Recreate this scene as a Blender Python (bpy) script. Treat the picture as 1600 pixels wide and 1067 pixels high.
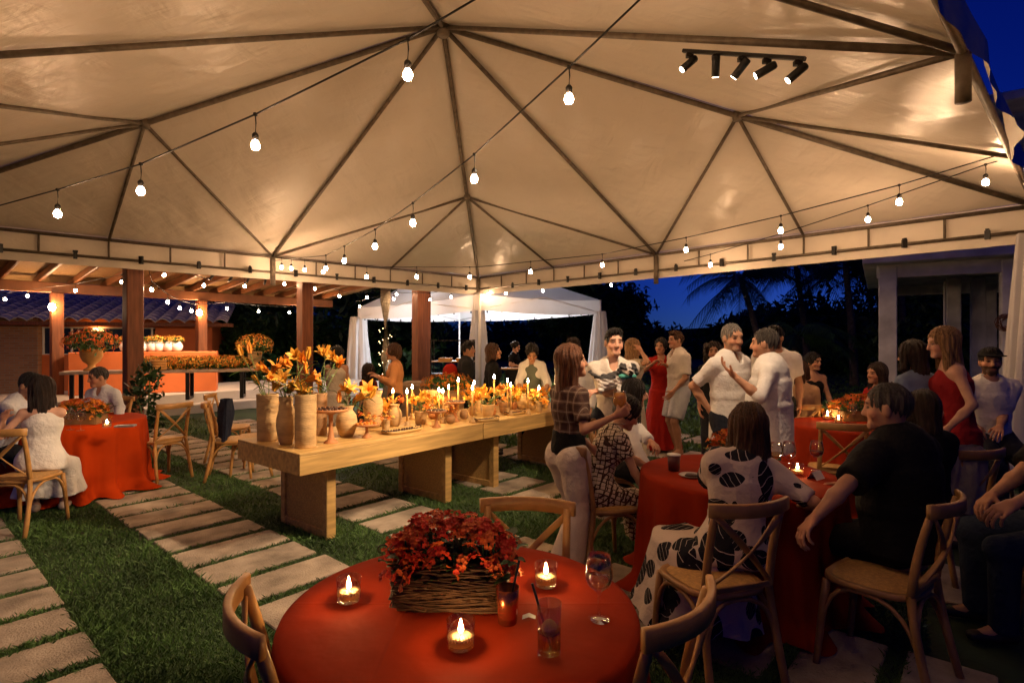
import bpy, math, random
import numpy as np
from mathutils import Vector, Matrix
RAD = math.radians
random.seed(7); RNG = np.random.default_rng(7)
sc = bpy.context.scene
for _o in list(bpy.data.objects): bpy.data.objects.remove(_o)

# ------------------------------------------------------------------ camera
F, CX, YH, CH = 866.0, 800.0, 534.0, 1.6      # focal length in px of the 1600 px photograph, horizon row, eye height
cd = bpy.data.cameras.new('camera'); cam = bpy.data.objects.new('camera', cd); sc.collection.objects.link(cam)
cam.location = (0, 0, CH); cam.rotation_euler = (RAD(90), 0, 0)
cd.sensor_width = 36; cd.lens = 36 * F / 1600; cd.clip_end = 2000; cd.clip_start = .05
sc.camera = cam

# ------------------------------------------------------------------ world, sun, exposure (blue hour)
w = bpy.data.worlds.new('World'); sc.world = w; w.use_nodes = True
nt = w.node_tree; nt.nodes.clear()
sky = nt.nodes.new('ShaderNodeTexSky'); sky.sky_type = 'NISHITA'; sky.sun_disc = False
sky.sun_elevation = RAD(4.0); sky.sun_rotation = RAD(25); sky.altitude = 0; sky.dust_density = .6; sky.ozone_density = 5
tint = nt.nodes.new('ShaderNodeMix'); tint.data_type = 'RGBA'; tint.blend_type = 'MULTIPLY'; tint.inputs[0].default_value = 1
tint.inputs[7].default_value = (.0105, .044, .37, 1)
bg = nt.nodes.new('ShaderNodeBackground'); bg.inputs[1].default_value = .058
wo = nt.nodes.new('ShaderNodeOutputWorld')
nt.links.new(sky.outputs[0], tint.inputs[6]); nt.links.new(tint.outputs[2], bg.inputs[0]); nt.links.new(bg.outputs[0], wo.inputs[0])
sd = bpy.data.lights.new('sun', 'SUN'); sd.energy = .01; sd.angle = RAD(20); sd.color = (.45, .6, 1)
so = bpy.data.objects.new('sun', sd); sc.collection.objects.link(so); so.rotation_euler = Vector((-math.sin(RAD(25)), -math.cos(RAD(25)), -.07)).to_track_quat('-Z', 'Y').to_euler()
sc.view_settings.view_transform = 'Standard'; sc.view_settings.look = 'None'
sc.view_settings.exposure = 1.3; sc.view_settings.gamma = 1
cy = sc.cycles; cy.max_bounces = 6; cy.diffuse_bounces = 3; cy.glossy_bounces = 2; cy.transmission_bounces = 2; cy.transparent_max_bounces = 8
cy.caustics_reflective = False; cy.caustics_refractive = False; cy.sample_clamp_indirect = 4; cy.use_adaptive_sampling = True; cy.adaptive_threshold = .025
BULB = 150.0        # radiance of a string bulb
SPOT = 165.0       # watts of one track spot
WARM = (1, .60, .325)

# ------------------------------------------------------------------ placing helpers
def G(px, py, z=0.0):                 # point of the plane z seen at a pixel
    D = F * (CH - z) / (py - YH)
    return Vector(((px - CX) / F * D, D, z))
def W(px, py, D):                     # point at depth D seen at a pixel
    return Vector(((px - CX) / F * D, D, CH + (YH - py) / F * D))
def XD(px, D): return (px - CX) / F * D

# ------------------------------------------------------------------ materials
MATS = {}
def pm(name, col=(.5, .5, .5), rough=.6, var=.2, scale=6, bump=.15, bscale=60, metal=0, trans=0, emis=None, es=0,
       spec=.5, coat=0, stretch=(1, 1, 1), sss=0, alpha=1, detail=4, coord='Object', bdist=.01, attr=None, ior=1.45):
    if name in MATS: return MATS[name]
    m = bpy.data.materials.new(name); m.use_nodes = True; n = m.node_tree; b = n.nodes['Principled BSDF']
    b.inputs['Roughness'].default_value = rough; b.inputs['Metallic'].default_value = metal
    b.inputs['Transmission Weight'].default_value = trans; b.inputs['Specular IOR Level'].default_value = spec
    b.inputs['Coat Weight'].default_value = coat; b.inputs['IOR'].default_value = ior; b.inputs['Alpha'].default_value = alpha
    if sss: b.inputs['Subsurface Weight'].default_value = sss; b.inputs['Subsurface Radius'].default_value = (.01, .005, .003)
    if emis: b.inputs['Emission Color'].default_value = (*emis, 1); b.inputs['Emission Strength'].default_value = es
    c = (*col, 1)
    b.inputs['Base Color'].default_value = c
    tc = n.nodes.new('ShaderNodeTexCoord'); mp = n.nodes.new('ShaderNodeMapping'); mp.inputs['Scale'].default_value = stretch
    n.links.new(tc.outputs[coord], mp.inputs[0])
    src = None
    if attr:
        at = n.nodes.new('ShaderNodeAttribute'); at.attribute_name = attr; src = at.outputs['Color']
    if var or src:
        no = n.nodes.new('ShaderNodeTexNoise'); no.inputs['Scale'].default_value = scale; no.inputs['Detail'].default_value = detail
        n.links.new(mp.outputs[0], no.inputs[0])
        mr = n.nodes.new('ShaderNodeMapRange'); mr.inputs[1].default_value = .3; mr.inputs[2].default_value = .7
        mr.inputs[3].default_value = 1 - var; mr.inputs[4].default_value = 1 + var
        n.links.new(no.outputs[0], mr.inputs[0])
        mx = n.nodes.new('ShaderNodeMix'); mx.data_type = 'RGBA'; mx.blend_type = 'MULTIPLY'; mx.inputs[0].default_value = 1
        mx.inputs[6].default_value = c
        if src: n.links.new(src, mx.inputs[6])
        n.links.new(mr.outputs[0], mx.inputs[7]); n.links.new(mx.outputs[2], b.inputs['Base Color'])
    if bump:
        nb = n.nodes.new('ShaderNodeTexNoise'); nb.inputs['Scale'].default_value = bscale; nb.inputs['Detail'].default_value = 3
        n.links.new(mp.outputs[0], nb.inputs[0])
        bu = n.nodes.new('ShaderNodeBump'); bu.inputs['Strength'].default_value = bump; bu.inputs['Distance'].default_value = bdist
        n.links.new(nb.outputs[0], bu.inputs['Height']); n.links.new(bu.outputs[0], b.inputs['Normal'])
    MATS[name] = m
    return m
def mat_nodes(m): return m.node_tree, m.node_tree.nodes['Principled BSDF']
def emit(name, col, s):
    if name in MATS: return MATS[name]
    m = bpy.data.materials.new(name); m.use_nodes = True; n = m.node_tree; n.nodes.clear()
    e = n.nodes.new('ShaderNodeEmission'); e.inputs[0].default_value = (*col, 1); e.inputs[1].default_value = s
    o = n.nodes.new('ShaderNodeOutputMaterial'); n.links.new(e.outputs[0], o.inputs[0]); MATS[name] = m
    return m

M_wood = pm('light_oak', (.55, .32, .12), .42, .22, 5, .12, 30, stretch=(1, 8, 8))
M_tablewood = pm('honey_wood', (.50, .31, .105), .5, .3, 3, .1, 40, stretch=(.7, 9, 9), detail=6)
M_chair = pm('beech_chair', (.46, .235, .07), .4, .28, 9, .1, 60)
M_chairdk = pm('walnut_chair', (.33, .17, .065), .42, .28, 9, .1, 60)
M_seat = pm('rattan_seat', (.48, .27, .09), .6, .25, 60, .5, 160)
M_cane = pm('cane_mesh', (.52, .32, .10), .6, .3, 90, .6, 220)
M_postwood = pm('pergola_hardwood', (.20, .062, .02), .5, .35, 4, .2, 40, stretch=(6, 6, .6))
M_beamwood = pm('pergola_beam_wood', (.22, .085, .032), .5, .3, 3, .2, 30)
M_mat = pm('straw_ceiling', (.30, .18, .075), .8, .5, 40, .6, 90, stretch=(1, 4, 1))
M_cloth = pm('burnt_orange_cloth', (.42, .040, .004), .85, .14, 4, .45, 9, spec=.08, bdist=.012)
M_clothred = pm('deep_red_cloth', (.27, .022, .005), .85, .14, 4, .45, 9, spec=.08, bdist=.012)
M_clay = pm('raw_clay', (.54, .35, .155), .72, .30, 5, .5, 30, stretch=(1, 1, 3.5))
M_clayd = pm('brown_clay', (.38, .21, .09), .7, .35, 5, .5, 30, stretch=(1, 1, 3.5))
M_terracotta = pm('terracotta', (.45, .19, .07), .7, .2, 8, .2, 60)
M_black = pm('black_plastic', (.012, .011, .011), .45, .1, 10, .05, 60)
M_blackmetal = pm('black_metal', (.02, .018, .016), .35, .1, 10, 0, metal=.6)
M_steel = pm('galvanised_pipe', (.36, .30, .24), .38, .25, 14, .1, 60, metal=.7)
M_pipe = pm('dull_pipe', (.17, .135, .10), .5, .3, 14, .1, 60, metal=.3)
M_concrete = pm('grey_concrete', (.66, .65, .63), .85, .25, 3, .3, 40)
M_slab = pm('paving_concrete', (.36, .29, .22), .95, .42, 4.5, .9, 90, detail=9, coord='Generated')
def per_object(m):
    n = m.node_tree; oi = n.nodes.new('ShaderNodeObjectInfo'); cb = n.nodes.new('ShaderNodeVectorMath'); cb.operation = 'SCALE'; cb.inputs[3].default_value = 1.0
    mp = [x for x in n.nodes if x.type == 'MAPPING'][0]; ml = n.nodes.new('ShaderNodeMath'); ml.operation = 'MULTIPLY'; ml.inputs[1].default_value = 60; n.links.new(oi.outputs['Random'], ml.inputs[0])
    n.links.new(ml.outputs[0], mp.inputs['Location']); mx = [x for x in n.nodes if x.type == 'MIX'][0]; b = n.nodes['Principled BSDF']
    m2 = n.nodes.new('ShaderNodeMix'); m2.data_type = 'RGBA'; m2.blend_type = 'MULTIPLY'; m2.inputs[0].default_value = 1; mr = n.nodes.new('ShaderNodeMapRange'); mr.inputs[3].default_value = .78; mr.inputs[4].default_value = 1.08
    n.links.new(oi.outputs['Random'], mr.inputs[0]); n.links.new(mx.outputs[2], m2.inputs[6]); n.links.new(mr.outputs[0], m2.inputs[7]); n.links.new(m2.outputs[2], b.inputs['Base Color']); return m
M_slab.node_tree.nodes['Mapping'].inputs['Scale'].default_value = (1, 1, 1)
for _l in list(M_slab.node_tree.links):
    if _l.to_node.type == 'MAPPING': M_slab.node_tree.links.new([x for x in M_slab.node_tree.nodes if x.type == 'TEX_COORD'][0].outputs['Object'], _l.to_socket)
per_object(M_slab)
M_plaster = pm('plaster_floor', (.42, .36, .31), .7, .12, 2, .1, 40)
M_orange = pm('orange_paint', (.62, .155, .04), .65, .08, 3, .08, 50)
M_white = pm('white_paint', (.75, .73, .70), .6, .06, 4, .05, 40)
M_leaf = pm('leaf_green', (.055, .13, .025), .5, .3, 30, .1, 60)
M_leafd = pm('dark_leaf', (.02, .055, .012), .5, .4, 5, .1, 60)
M_stem = pm('stem_green', (.16, .24, .06), .5, .2, 20, 0)
M_lily = pm('orange_lily', (.88, .34, .03), .5, .18, 30, .1, 90)
M_lilyb = pm('yellow_lily', (.90, .50, .07), .5, .18, 30, .1, 90)
M_mari = pm('marigold', (.62, .19, .012), .65, .35, 40, .3, 120)
M_red = pm('red_blossom', (.66, .045, .015), .6, .35, 40, .2, 120)
M_redor = pm('red_orange_blossom', (.70, .13, .02), .6, .35, 40, .2, 120)
M_basket = pm('dark_rattan', (.10, .042, .017), .6, .4, 20, .4, 90)
M_crate = pm('rough_box_wood', (.20, .10, .04), .7, .35, 8, .3, 60)
def thin_glass(name, col, edge=.10):
    if name in MATS: return MATS[name]
    m = bpy.data.materials.new(name); m.use_nodes = True; n = m.node_tree; n.nodes.clear()
    tr_ = n.nodes.new('ShaderNodeBsdfTransparent'); tr_.inputs[0].default_value = (*col, 1)
    gl = n.nodes.new('ShaderNodeBsdfGlossy'); gl.inputs['Roughness'].default_value = .03; gl.inputs[0].default_value = (1, 1, 1, 1)
    lw = n.nodes.new('ShaderNodeLayerWeight'); lw.inputs[0].default_value = .18
    mr = n.nodes.new('ShaderNodeMapRange'); mr.inputs[3].default_value = .055; mr.inputs[4].default_value = .6
    mx = n.nodes.new('ShaderNodeMixShader'); o = n.nodes.new('ShaderNodeOutputMaterial')
    n.links.new(lw.outputs['Fresnel'], mr.inputs[0]); n.links.new(mr.outputs[0], mx.inputs[0]); n.links.new(tr_.outputs[0], mx.inputs[1]); n.links.new(gl.outputs[0], mx.inputs[2]); n.links.new(mx.outputs[0], o.inputs[0]); MATS[name] = m
    return m
M_glass = thin_glass('clear_glass', (.985, .985, .98))
M_wax = pm('candle_wax', (.9, .66, .40), .5, .05, 4, 0)
M_taper = pm('ochre_taper', (.62, .36, .11), .5, .05, 4, 0)
M_flame = emit('flame', (1, .60, .22), 210)
M_bulb = emit('bulb_glow', WARM, BULB)
M_skin = pm('skin', (.5, .28, .18), .52, .08, 20, .05, 200, attr='col', spec=.3)
def translucent(m, col, k):
    n = m.node_tree; b = n.nodes['Principled BSDF']; o = n.nodes['Material Output']; t = n.nodes.new('ShaderNodeBsdfTranslucent'); t.inputs[0].default_value = (*col, 1); mx = n.nodes.new('ShaderNodeMixShader'); mx.inputs[0].default_value = k
    n.links.new(b.outputs[0], mx.inputs[1]); n.links.new(t.outputs[0], mx.inputs[2]); n.links.new(mx.outputs[0], o.inputs[0]); return m
M_drape = pm('white_sheer_drape', (.74, .72, .72), .7, .06, 3, .1, 60)
translucent(M_wax, (.95, .62, .32), .55); translucent(M_drape, (.74, .72, .72), .35)
M_choc = pm('chocolate', (.05, .018, .008), .4, .3, 20, .2, 80)
M_gravel = pm('lawn_soil', (.018, .024, .009), .95, .5, 8, .6, 60)
M_grass = pm('grass_blade', (.062, .125, .026), .6, .6, 2.2, 0, detail=8)

def creases(m):
    n = m.node_tree; b = n.nodes['Principled BSDF']; tc = n.nodes.new('ShaderNodeTexCoord'); sx = n.nodes.new('ShaderNodeSeparateXYZ'); no = n.nodes.new('ShaderNodeTexNoise'); no.inputs['Scale'].default_value = 3
    n.links.new(tc.outputs['Object'], sx.inputs[0]); n.links.new(tc.outputs['Object'], no.inputs[0]); prev = [l.from_socket for l in n.links if l.to_socket == b.inputs['Normal']][0]
    for ax, off in (('Y', -.02), ('X', .17)):
        a = n.nodes.new('ShaderNodeMath'); a.operation = 'ADD'; a.inputs[1].default_value = off; n.links.new(sx.outputs[ax], a.inputs[0])
        w_ = n.nodes.new('ShaderNodeMath'); w_.operation = 'MULTIPLY_ADD'; w_.inputs[1].default_value = .02; n.links.new(no.outputs[0], w_.inputs[0]); n.links.new(a.outputs[0], w_.inputs[2])
        ab = n.nodes.new('ShaderNodeMath'); ab.operation = 'ABSOLUTE'; n.links.new(w_.outputs[0], ab.inputs[0])
        mr = n.nodes.new('ShaderNodeMapRange'); mr.interpolation_type = 'SMOOTHSTEP'; mr.inputs[1].default_value = 0; mr.inputs[2].default_value = .009; mr.inputs[3].default_value = 1; mr.inputs[4].default_value = 0; n.links.new(ab.outputs[0], mr.inputs[0])
        bu = n.nodes.new('ShaderNodeBump'); bu.inputs['Strength'].default_value = .3; bu.inputs['Distance'].default_value = .003; n.links.new(mr.outputs[0], bu.inputs['Height']); n.links.new(prev, bu.inputs['Normal']); prev = bu.outputs[0]
    n.links.new(prev, b.inputs['Normal'])
creases(M_clothred); creases(M_cloth)

# ------------------------------------------------------------------ mesh builder
class MB:
    def __init__(s): s.v = []; s.f = []; s.n = 0
    def add(s, V, Fc):
        V = np.asarray(V, float).reshape(-1, 3); o = s.n
        s.v.append(V); s.f.extend([tuple(i + o for i in f) for f in Fc]); s.n += len(V); return s
    def box(s, c, size, rz=0, M=None):
        x, y, z = [a / 2 for a in size]
        V = np.array([(i * x, j * y, k * z) for i in (-1, 1) for j in (-1, 1) for k in (-1, 1)])
        if M is not None: V = V @ np.array(M).T
        if rz: V = V @ rot(rz).T
        return s.add(V + np.array(c), [(0, 1, 3, 2), (4, 6, 7, 5), (0, 4, 5, 1), (2, 3, 7, 6), (0, 2, 6, 4), (1, 5, 7, 3)])
    def bbox(s, c, size, b=.01, rz=0):            # bevelled box
        x, y, z = [a / 2 for a in size]
        pts = []
        for k, ins in ((-z, b), (-z + b, 0), (z - b, 0), (z, b)):
            X, Y = x - ins, y - ins; bb = b
            pts.append([(X, Y - bb, k), (X - bb, Y, k), (-X + bb, Y, k), (-X, Y - bb, k), (-X, -Y + bb, k), (-X + bb, -Y, k), (X - bb, -Y, k), (X, -Y + bb, k)])
        V = np.array(pts).reshape(-1, 3)
        fs = []
        for r in range(3):
            for i in range(8):
                j = (i + 1) % 8; fs.append((r * 8 + i, r * 8 + j, r * 8 + 8 + j, r * 8 + 8 + i))
        fs.append(tuple(reversed(range(8)))); fs.append(tuple(range(24, 32)))
        if rz: V = V @ rot(rz).T
        return s.add(V + np.array(c), fs)
    def grid(s, P, closed=False):
        P = np.asarray(P, float); n, m = P.shape[:2]; fs = []
        for i in range(n - 1):
            for j in range(m - (0 if closed else 1)):
                k = (j + 1) % m
                fs.append((i * m + j, i * m + k, (i + 1) * m + k, (i + 1) * m + j))
        return s.add(P.reshape(-1, 3), fs)
    def tube(s, path, r, seg=8, cap=True, up=(0, 0, 1), flat=None):
        path = [np.array(p, float) for p in path]; n = len(path)
        rr = r if hasattr(r, '__len__') else [r] * n
        P = []; U = np.array(up, float)
        for i, p in enumerate(path):
            t = path[min(i + 1, n - 1)] - path[max(i - 1, 0)]; t = t / (np.linalg.norm(t) + 1e-9)
            a = U - t * (U @ t)
            if np.linalg.norm(a) < 1e-3: a = np.array((1, 0, 0)) - t * t[0]
            a /= np.linalg.norm(a); b = np.cross(t, a)
            ka, kb = (1, 1) if flat is None else flat
            P.append([p + rr[i] * (ka * math.cos(q) * a + kb * math.sin(q) * b) for q in np.linspace(0, 2 * math.pi, seg, endpoint=False)])
        o = s.n
        s.grid(np.array(P), True)
        if cap:
            s.f.append(tuple(o + i for i in reversed(range(seg)))); s.f.append(tuple(o + (n - 1) * seg + i for i in range(seg)))
        return s
    def sweep(s, path, wd, ht, up=(0, 0, 1)):      # rectangular section: ht along up
        path = [np.array(p, float) for p in path]; n = len(path); P = []; U = np.array(up, float)
        for i, p in enumerate(path):
            t = path[min(i + 1, n - 1)] - path[max(i - 1, 0)]; t = t / np.linalg.norm(t)
            a = U - t * (U @ t); a /= np.linalg.norm(a); b = np.cross(t, a)
            e = min(wd, ht) * .22
            A, B = ht / 2, wd / 2
            P.append([p + x * a + y * b for x, y in ((A, B - e), (A - e, B), (-A + e, B), (-A, B - e), (-A, -B + e), (-A + e, -B), (A - e, -B), (A, -B + e))])
        o = s.n; s.grid(np.array(P), True)
        s.f.append(tuple(o + i for i in reversed(range(8)))); s.f.append(tuple(o + (n - 1) * 8 + i for i in range(8)))
        return s
    def lathe(s, prof, seg=20, c=(0, 0, 0), wob=0):
        P = []
        for r, z in prof:
            P.append([(c[0] + r * math.cos(q) * (1 + wob * math.sin(2 * q + z * 9)), c[1] + r * math.sin(q), c[2] + z) for q in np.linspace(0, 2 * math.pi, seg, endpoint=False)])
        return s.grid(np.array(P), True)
    def build(s, name, mat, parent=None, smooth=False, loc=None, rz=0, auto=None):
        me = mesh_from(np.concatenate(s.v) if s.v else np.zeros((0, 3)), s.f, name, smooth)
        return link(name, me, mat, parent, loc, rz)
def rot(a): c, s = math.cos(a), math.sin(a); return np.array([[c, -s, 0], [s, c, 0], [0, 0, 1]])
def mesh_from(V, Fc, name, smooth=False):
    me = bpy.data.meshes.new(name)
    if isinstance(Fc, np.ndarray):
        nf, k = Fc.shape
        me.vertices.add(len(V)); me.vertices.foreach_set('co', np.ascontiguousarray(V, np.float32).ravel())
        me.loops.add(nf * k); me.loops.foreach_set('vertex_index', Fc.astype(np.int32).ravel())
        me.polygons.add(nf); me.polygons.foreach_set('loop_start', np.arange(0, nf * k, k, dtype=np.int32))
        me.update(calc_edges=True)
    else:
        me.from_pydata([tuple(v) for v in V], [], Fc); me.update()
    if smooth: me.polygons.foreach_set('use_smooth', np.ones(len(me.polygons), bool))
    return me
def link(name, me, mat, parent=None, loc=None, rz=0):
    o = bpy.data.objects.new(name, me)
    if mat is not None:
        if not me.materials: me.materials.append(mat)
        elif me.materials[0] != mat:
            o.material_slots[0].link = 'OBJECT'; o.material_slots[0].material = mat
    sc.collection.objects.link(o)
    if parent is not None: o.parent = parent
    if loc is not None: o.location = loc
    if rz: o.rotation_euler = (0, 0, rz)
    return o
def tag(o, label, cat, group=None):
    o['label'] = label; o['category'] = cat
    if group: o['group'] = group
    return o
def thing(name, label, cat, loc=(0, 0, 0), rz=0, group=None, parent=None):
    o = bpy.data.objects.new(name, None); sc.collection.objects.link(o); o.location = loc; o.rotation_euler = (0, 0, rz)
    o.empty_display_size = .1
    return tag(o, label, cat, group)
def struct(o): o['kind'] = 'structure'; return o
def stuff(o): o['kind'] = 'stuff'; return o
def copy_tree(o, parent=None, loc=None, rz=None, label=None, group=None):
    c = o.copy(); sc.collection.objects.link(c)
    if parent is not None: c.parent = parent
    if loc is not None: c.location = loc
    if rz is not None: c.rotation_euler = (0, 0, rz)
    if label: c['label'] = label
    if group: c['group'] = group
    for ch in list(o.children): copy_tree(ch, c)
    return c
def bez(p0, p1, p2, n=8):
    p0, p1, p2 = map(np.array, (p0, p1, p2))
    return [(1 - t) ** 2 * p0 + 2 * t * (1 - t) * p1 + t * t * p2 for t in np.linspace(0, 1, n)]
# ================================================================== SETTING
# ---- ground
lawn_m = pm('lawn', (.022, .045, .012), .9, .5, 1.2, .5, 30, detail=8)
mb = MB(); mb.grid([[(-700, -60, -.006), (700, -60, -.006)], [(-700, 1200, -.006), (700, 1200, -.006)]])
lawn = struct(mb.build('lawn', lawn_m))
TH = RAD(41); U1 = np.array((math.sin(TH), math.cos(TH))); U2 = np.array((-math.cos(TH), math.sin(TH)))
STRIPS = [(-2.75, -2.05), (-1.4, -.65), (.02, .76), (1.44, 2.21), (2.77, 3.50), (4.30, 5.06), (5.70, 6.44), (7.08, 7.82), (8.46, 9.2)]
B0, BP, BW = 3.83 + .03, .431, .350
pav = bpy.data.objects.new('paving', None); sc.collection.objects.link(pav); struct(pav)
slabs = []
protos = {}
for i, (a0, a1) in enumerate(STRIPS):
    for k in range(-24, 18):
        b = B0 + BP * k
        c = U1 * (a0 + a1) / 2 + U2 * (b + BW / 2)
        x, y = c
        if y < 1.6 or y > 12.4 or abs(x) > y * 1.05 + .7: continue
        if (np.array((x, y)) - np.array((-.8, 6.47))) @ np.array((-.69, .72)) > (7.8 if x < -2.2 else 5.2): continue
        if (np.array((x, y)) - np.array((-.8, 6.47))) @ np.array((.72, .69)) > 4.6: continue
        kind = random.randrange(3); wdt = round(a1 - a0, 2)
        if (kind, wdt) not in protos:
            q = MB().bbox((0, 0, 0), (wdt - .01 * kind, BW - .006 * kind, .06), .006)
            protos[(kind, wdt)] = mesh_from(np.concatenate(q.v), q.f, 'slab')
        o = link('slab', protos[(kind, wdt)], M_slab, pav, (x + random.uniform(-.008, .008), y + random.uniform(-.008, .008), -.021 + random.uniform(-.003, .003)), math.pi / 2 - TH + random.uniform(-.012, .012))
        o.rotation_euler = (random.uniform(-.006, .006), random.uniform(-.006, .006), o.rotation_euler[2])
        slabs.append((x, y))
# ---- grass
def grass(n, region, h, wd, seed):
    r = np.random.default_rng(seed)
    x0, x1, y0, y1 = region
    D = y0 * (y1 / y0) ** r.random(n); X = (x0 + (x1 - x0) * r.random(n)) * D
    a = X * U1[0] + D * U1[1]; b = X * U2[0] + D * U2[1]
    keep = np.ones(n, bool)
    bb = ((b - B0 + .012) % BP)
    on = np.zeros(n, bool)
    for a0, a1 in STRIPS: on |= (a > a0 + .012) & (a < a1 - .012)
    inpave = ((X + .8) * -.69 + (D - 6.47) * .72 < np.where(X < -2.2, 7.95, 5.35)) & ((X + .8) * .72 + (D - 6.47) * .69 < 4.75)
    keep &= ~(on & (bb > .02) & (bb < BW - .004) & inpave)
    inside = (on & inpave)[keep]
    X, D = X[keep], D[keep]; m = len(X)
    hh = h * (.5 + r.random(m)) * np.where(inside, .85, 1) * (1 + .3 * np.sin(X * 3 + D * 2.1) * np.sin(D * 3.7)); th = r.random(m) * 6.283; ww = wd * (1 + D / 4)
    lean = r.normal(0, .55, (m, 2)) * hh[:, None]
    V = np.zeros((m, 4, 3))
    V[:, 0] = np.c_[X - ww * np.cos(th), D - ww * np.sin(th), np.full(m, -.01)]
    V[:, 1] = np.c_[X + ww * np.cos(th), D + ww * np.sin(th), np.full(m, -.01)]
    V[:, 2] = np.c_[X + lean[:, 0] * .4 + ww * .7 * np.cos(th), D + lean[:, 1] * .4 + ww * .7 * np.sin(th), -.008 + hh * .6]
    V[:, 3] = np.c_[X + lean[:, 0], D + lean[:, 1], -.008 + hh]
    o = np.arange(m)[:, None] * 4
    Fc = np.concatenate([o + np.array([[0, 1, 2]]), o + np.array([[0, 2, 3]])])
    return V.reshape(-1, 3), Fc
V1, F1 = grass(290000, (-1.0, .75, 1.9, 11.5), .028, .0015, 1)
V2, F2 = grass(30000, (-.3, .9, 8, 34), .07, .006, 2)
g = link('grass', mesh_from(np.concatenate([V1, V2]), np.concatenate([F1, F2 + len(V1)]), 'grass'), M_grass)
stuff(g); tag(g, 'short green grass between the paving slabs and across the lawn', 'grass')

# ---- leaves and trees
def leafcloud(blobs, n, size, seed, flat=.6):
    r = np.random.default_rng(seed); vol = np.array([b[3] * b[4] * b[5] for b in blobs]) ** (2 / 3); pick = r.choice(len(blobs), n, p=vol / vol.sum())
    B = np.array(blobs)[pick]
    d = r.normal(size=(n, 3)); d /= np.linalg.norm(d, axis=1)[:, None]
    rad = r.random(n) ** .35 * (1 + .16 * np.sin(d[:, 0] * 7 + pick) * np.sin(d[:, 2] * 6 + pick * 2))
    C = B[:, :3] + d * rad[:, None] * B[:, 3:6]
    a = r.normal(size=(n, 3)); a /= np.linalg.norm(a, axis=1)[:, None]
    b = np.cross(a, r.normal(size=(n, 3))); b /= np.linalg.norm(b, axis=1)[:, None]
    s = size * (.6 + .8 * r.random(n))[:, None]
    V = np.stack([C - a * s, C + b * s * flat * .5, C + a * s, C - b * s * flat * .5], 1).reshape(-1, 3)
    return V, np.arange(n * 4).reshape(-1, 4)
def tree(label, base, blobs, n, size, seed, trunk=.2, mat=None, group='dark trees behind the party'):
    t = thing('tree', label, 'tree', base, 0, group)
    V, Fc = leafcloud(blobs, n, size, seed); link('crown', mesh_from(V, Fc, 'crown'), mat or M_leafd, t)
    top = np.mean([b[:3] for b in blobs], 0); q = MB(); rr = random.Random(seed)
    q.tube([(0, 0, -.1), (top[0] * .3, top[1] * .3, top[2] * .45), (top[0] * .8, top[1] * .8, top[2])], [trunk, trunk * .75, trunk * .35], 8)
    for b in blobs:
        p = np.array(b[:3]); q.tube([np.array((top[0] * .35, top[1] * .35, top[2] * .5)), p * .7 + np.array((0, 0, p[2] * .1)), p], [trunk * .4, trunk * .25, trunk * .06], 6)
    q.build('trunk', pm('bark', (.09, .06, .04), .9, .4, 6, .6, 30), t, True)
    return t
def blobset(w_, h0, h1, n, seed):
    r = random.Random(seed); out = []
    for _ in range(n):
        z = r.uniform(h0, h1); k = 1 - abs((z - (h0 + h1) / 2) / (h1 - h0 + .01)) * .8
        a = r.uniform(0, 6.28); d = r.uniform(.2, 1) * w_ * k * .7
        s = r.uniform(.3, .55) * w_
        out.append((math.cos(a) * d, math.sin(a) * d, z, s, s, s * .75))
    return out
tree('broad dark tree with rounded crown behind the white gazebo', (XD(930, 32), 32, 0), blobset(3.6, 1.6, 4.3, 12, 3), 9000, .22, 3)
tree('tall dark tree above the gazebo roof beside the tent valance', (XD(890, 28), 28, 0), blobset(2.6, 2.5, 4.6, 10, 4), 6000, .2, 4)
tree('dark leafy tree left of the gazebo behind the palm trunk', (XD(575, 25), 25, 0), blobset(4.2, .8, 4.6, 14, 5), 11000, .2, 5)
tree('dark tree between the tiled house and the pergola posts', (XD(430, 24), 24, 0), blobset(3.2, .6, 4.2, 12, 6), 9000, .2, 6)
tree('dark tree beyond the orange bar counter end', (XD(385, 21), 21, 0), blobset(1.9, .4, 3.4, 9, 7), 6000, .16, 7)
tree('tall bushy tree behind the coconut palms', (XD(1290, 30), 30, 0), blobset(5, .8, 2.6, 16, 8), 12000, .26, 8)
tree('dark tree behind the concrete frame', (XD(1480, 26), 26, 0), blobset(5.4, 1.2, 6.5, 16, 9), 12000, .24, 9)
tree('round dark tree left of the palms on the lawn edge', (XD(1165, 34), 34, 0), blobset(3.4, .6, 2.8, 10, 10), 7000, .24, 10)
tree('small dark tree seen between the posts of the concrete frame', (XD(1440, 17), 17, 0), blobset(2.2, .3, 2.9, 9, 11), 7000, .14, 11)
# far wood: one mass
bl = []
rr = random.Random(5)
for i in range(130):
    x = -60 + 120 * i / 129 + rr.uniform(-1, 1); y = 52 + rr.uniform(-5, 5) + abs(x) * .05; h = 2.5 + 1.2 * math.sin(x * .16 + .7) + rr.uniform(-.5, .7)
    bl.append((x, y, h * .35, 2.6, 2.0, h * .8))
    if x < -8: bl.append((x, y, h * .9, 2.4, 2.0, h * .8))
V, Fc = leafcloud(bl, 60000, .42, 21)
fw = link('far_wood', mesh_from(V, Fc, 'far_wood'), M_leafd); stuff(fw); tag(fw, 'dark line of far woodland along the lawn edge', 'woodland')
hl = MB(); xs = np.linspace(-160, 160, 60)
hl.grid([[(x, 66, -.1) for x in xs], [(x, 68, 2.3 + .8 * math.sin(x * .09) + .4 * math.sin(x * .31)) for x in xs], [(x, 95, 2.6 + 1.0 * math.sin(x * .05 + 1)) for x in xs], [(x, 130, -.1) for x in xs]])
struct(hl.build('hill', lawn_m, smooth=True))
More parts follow.
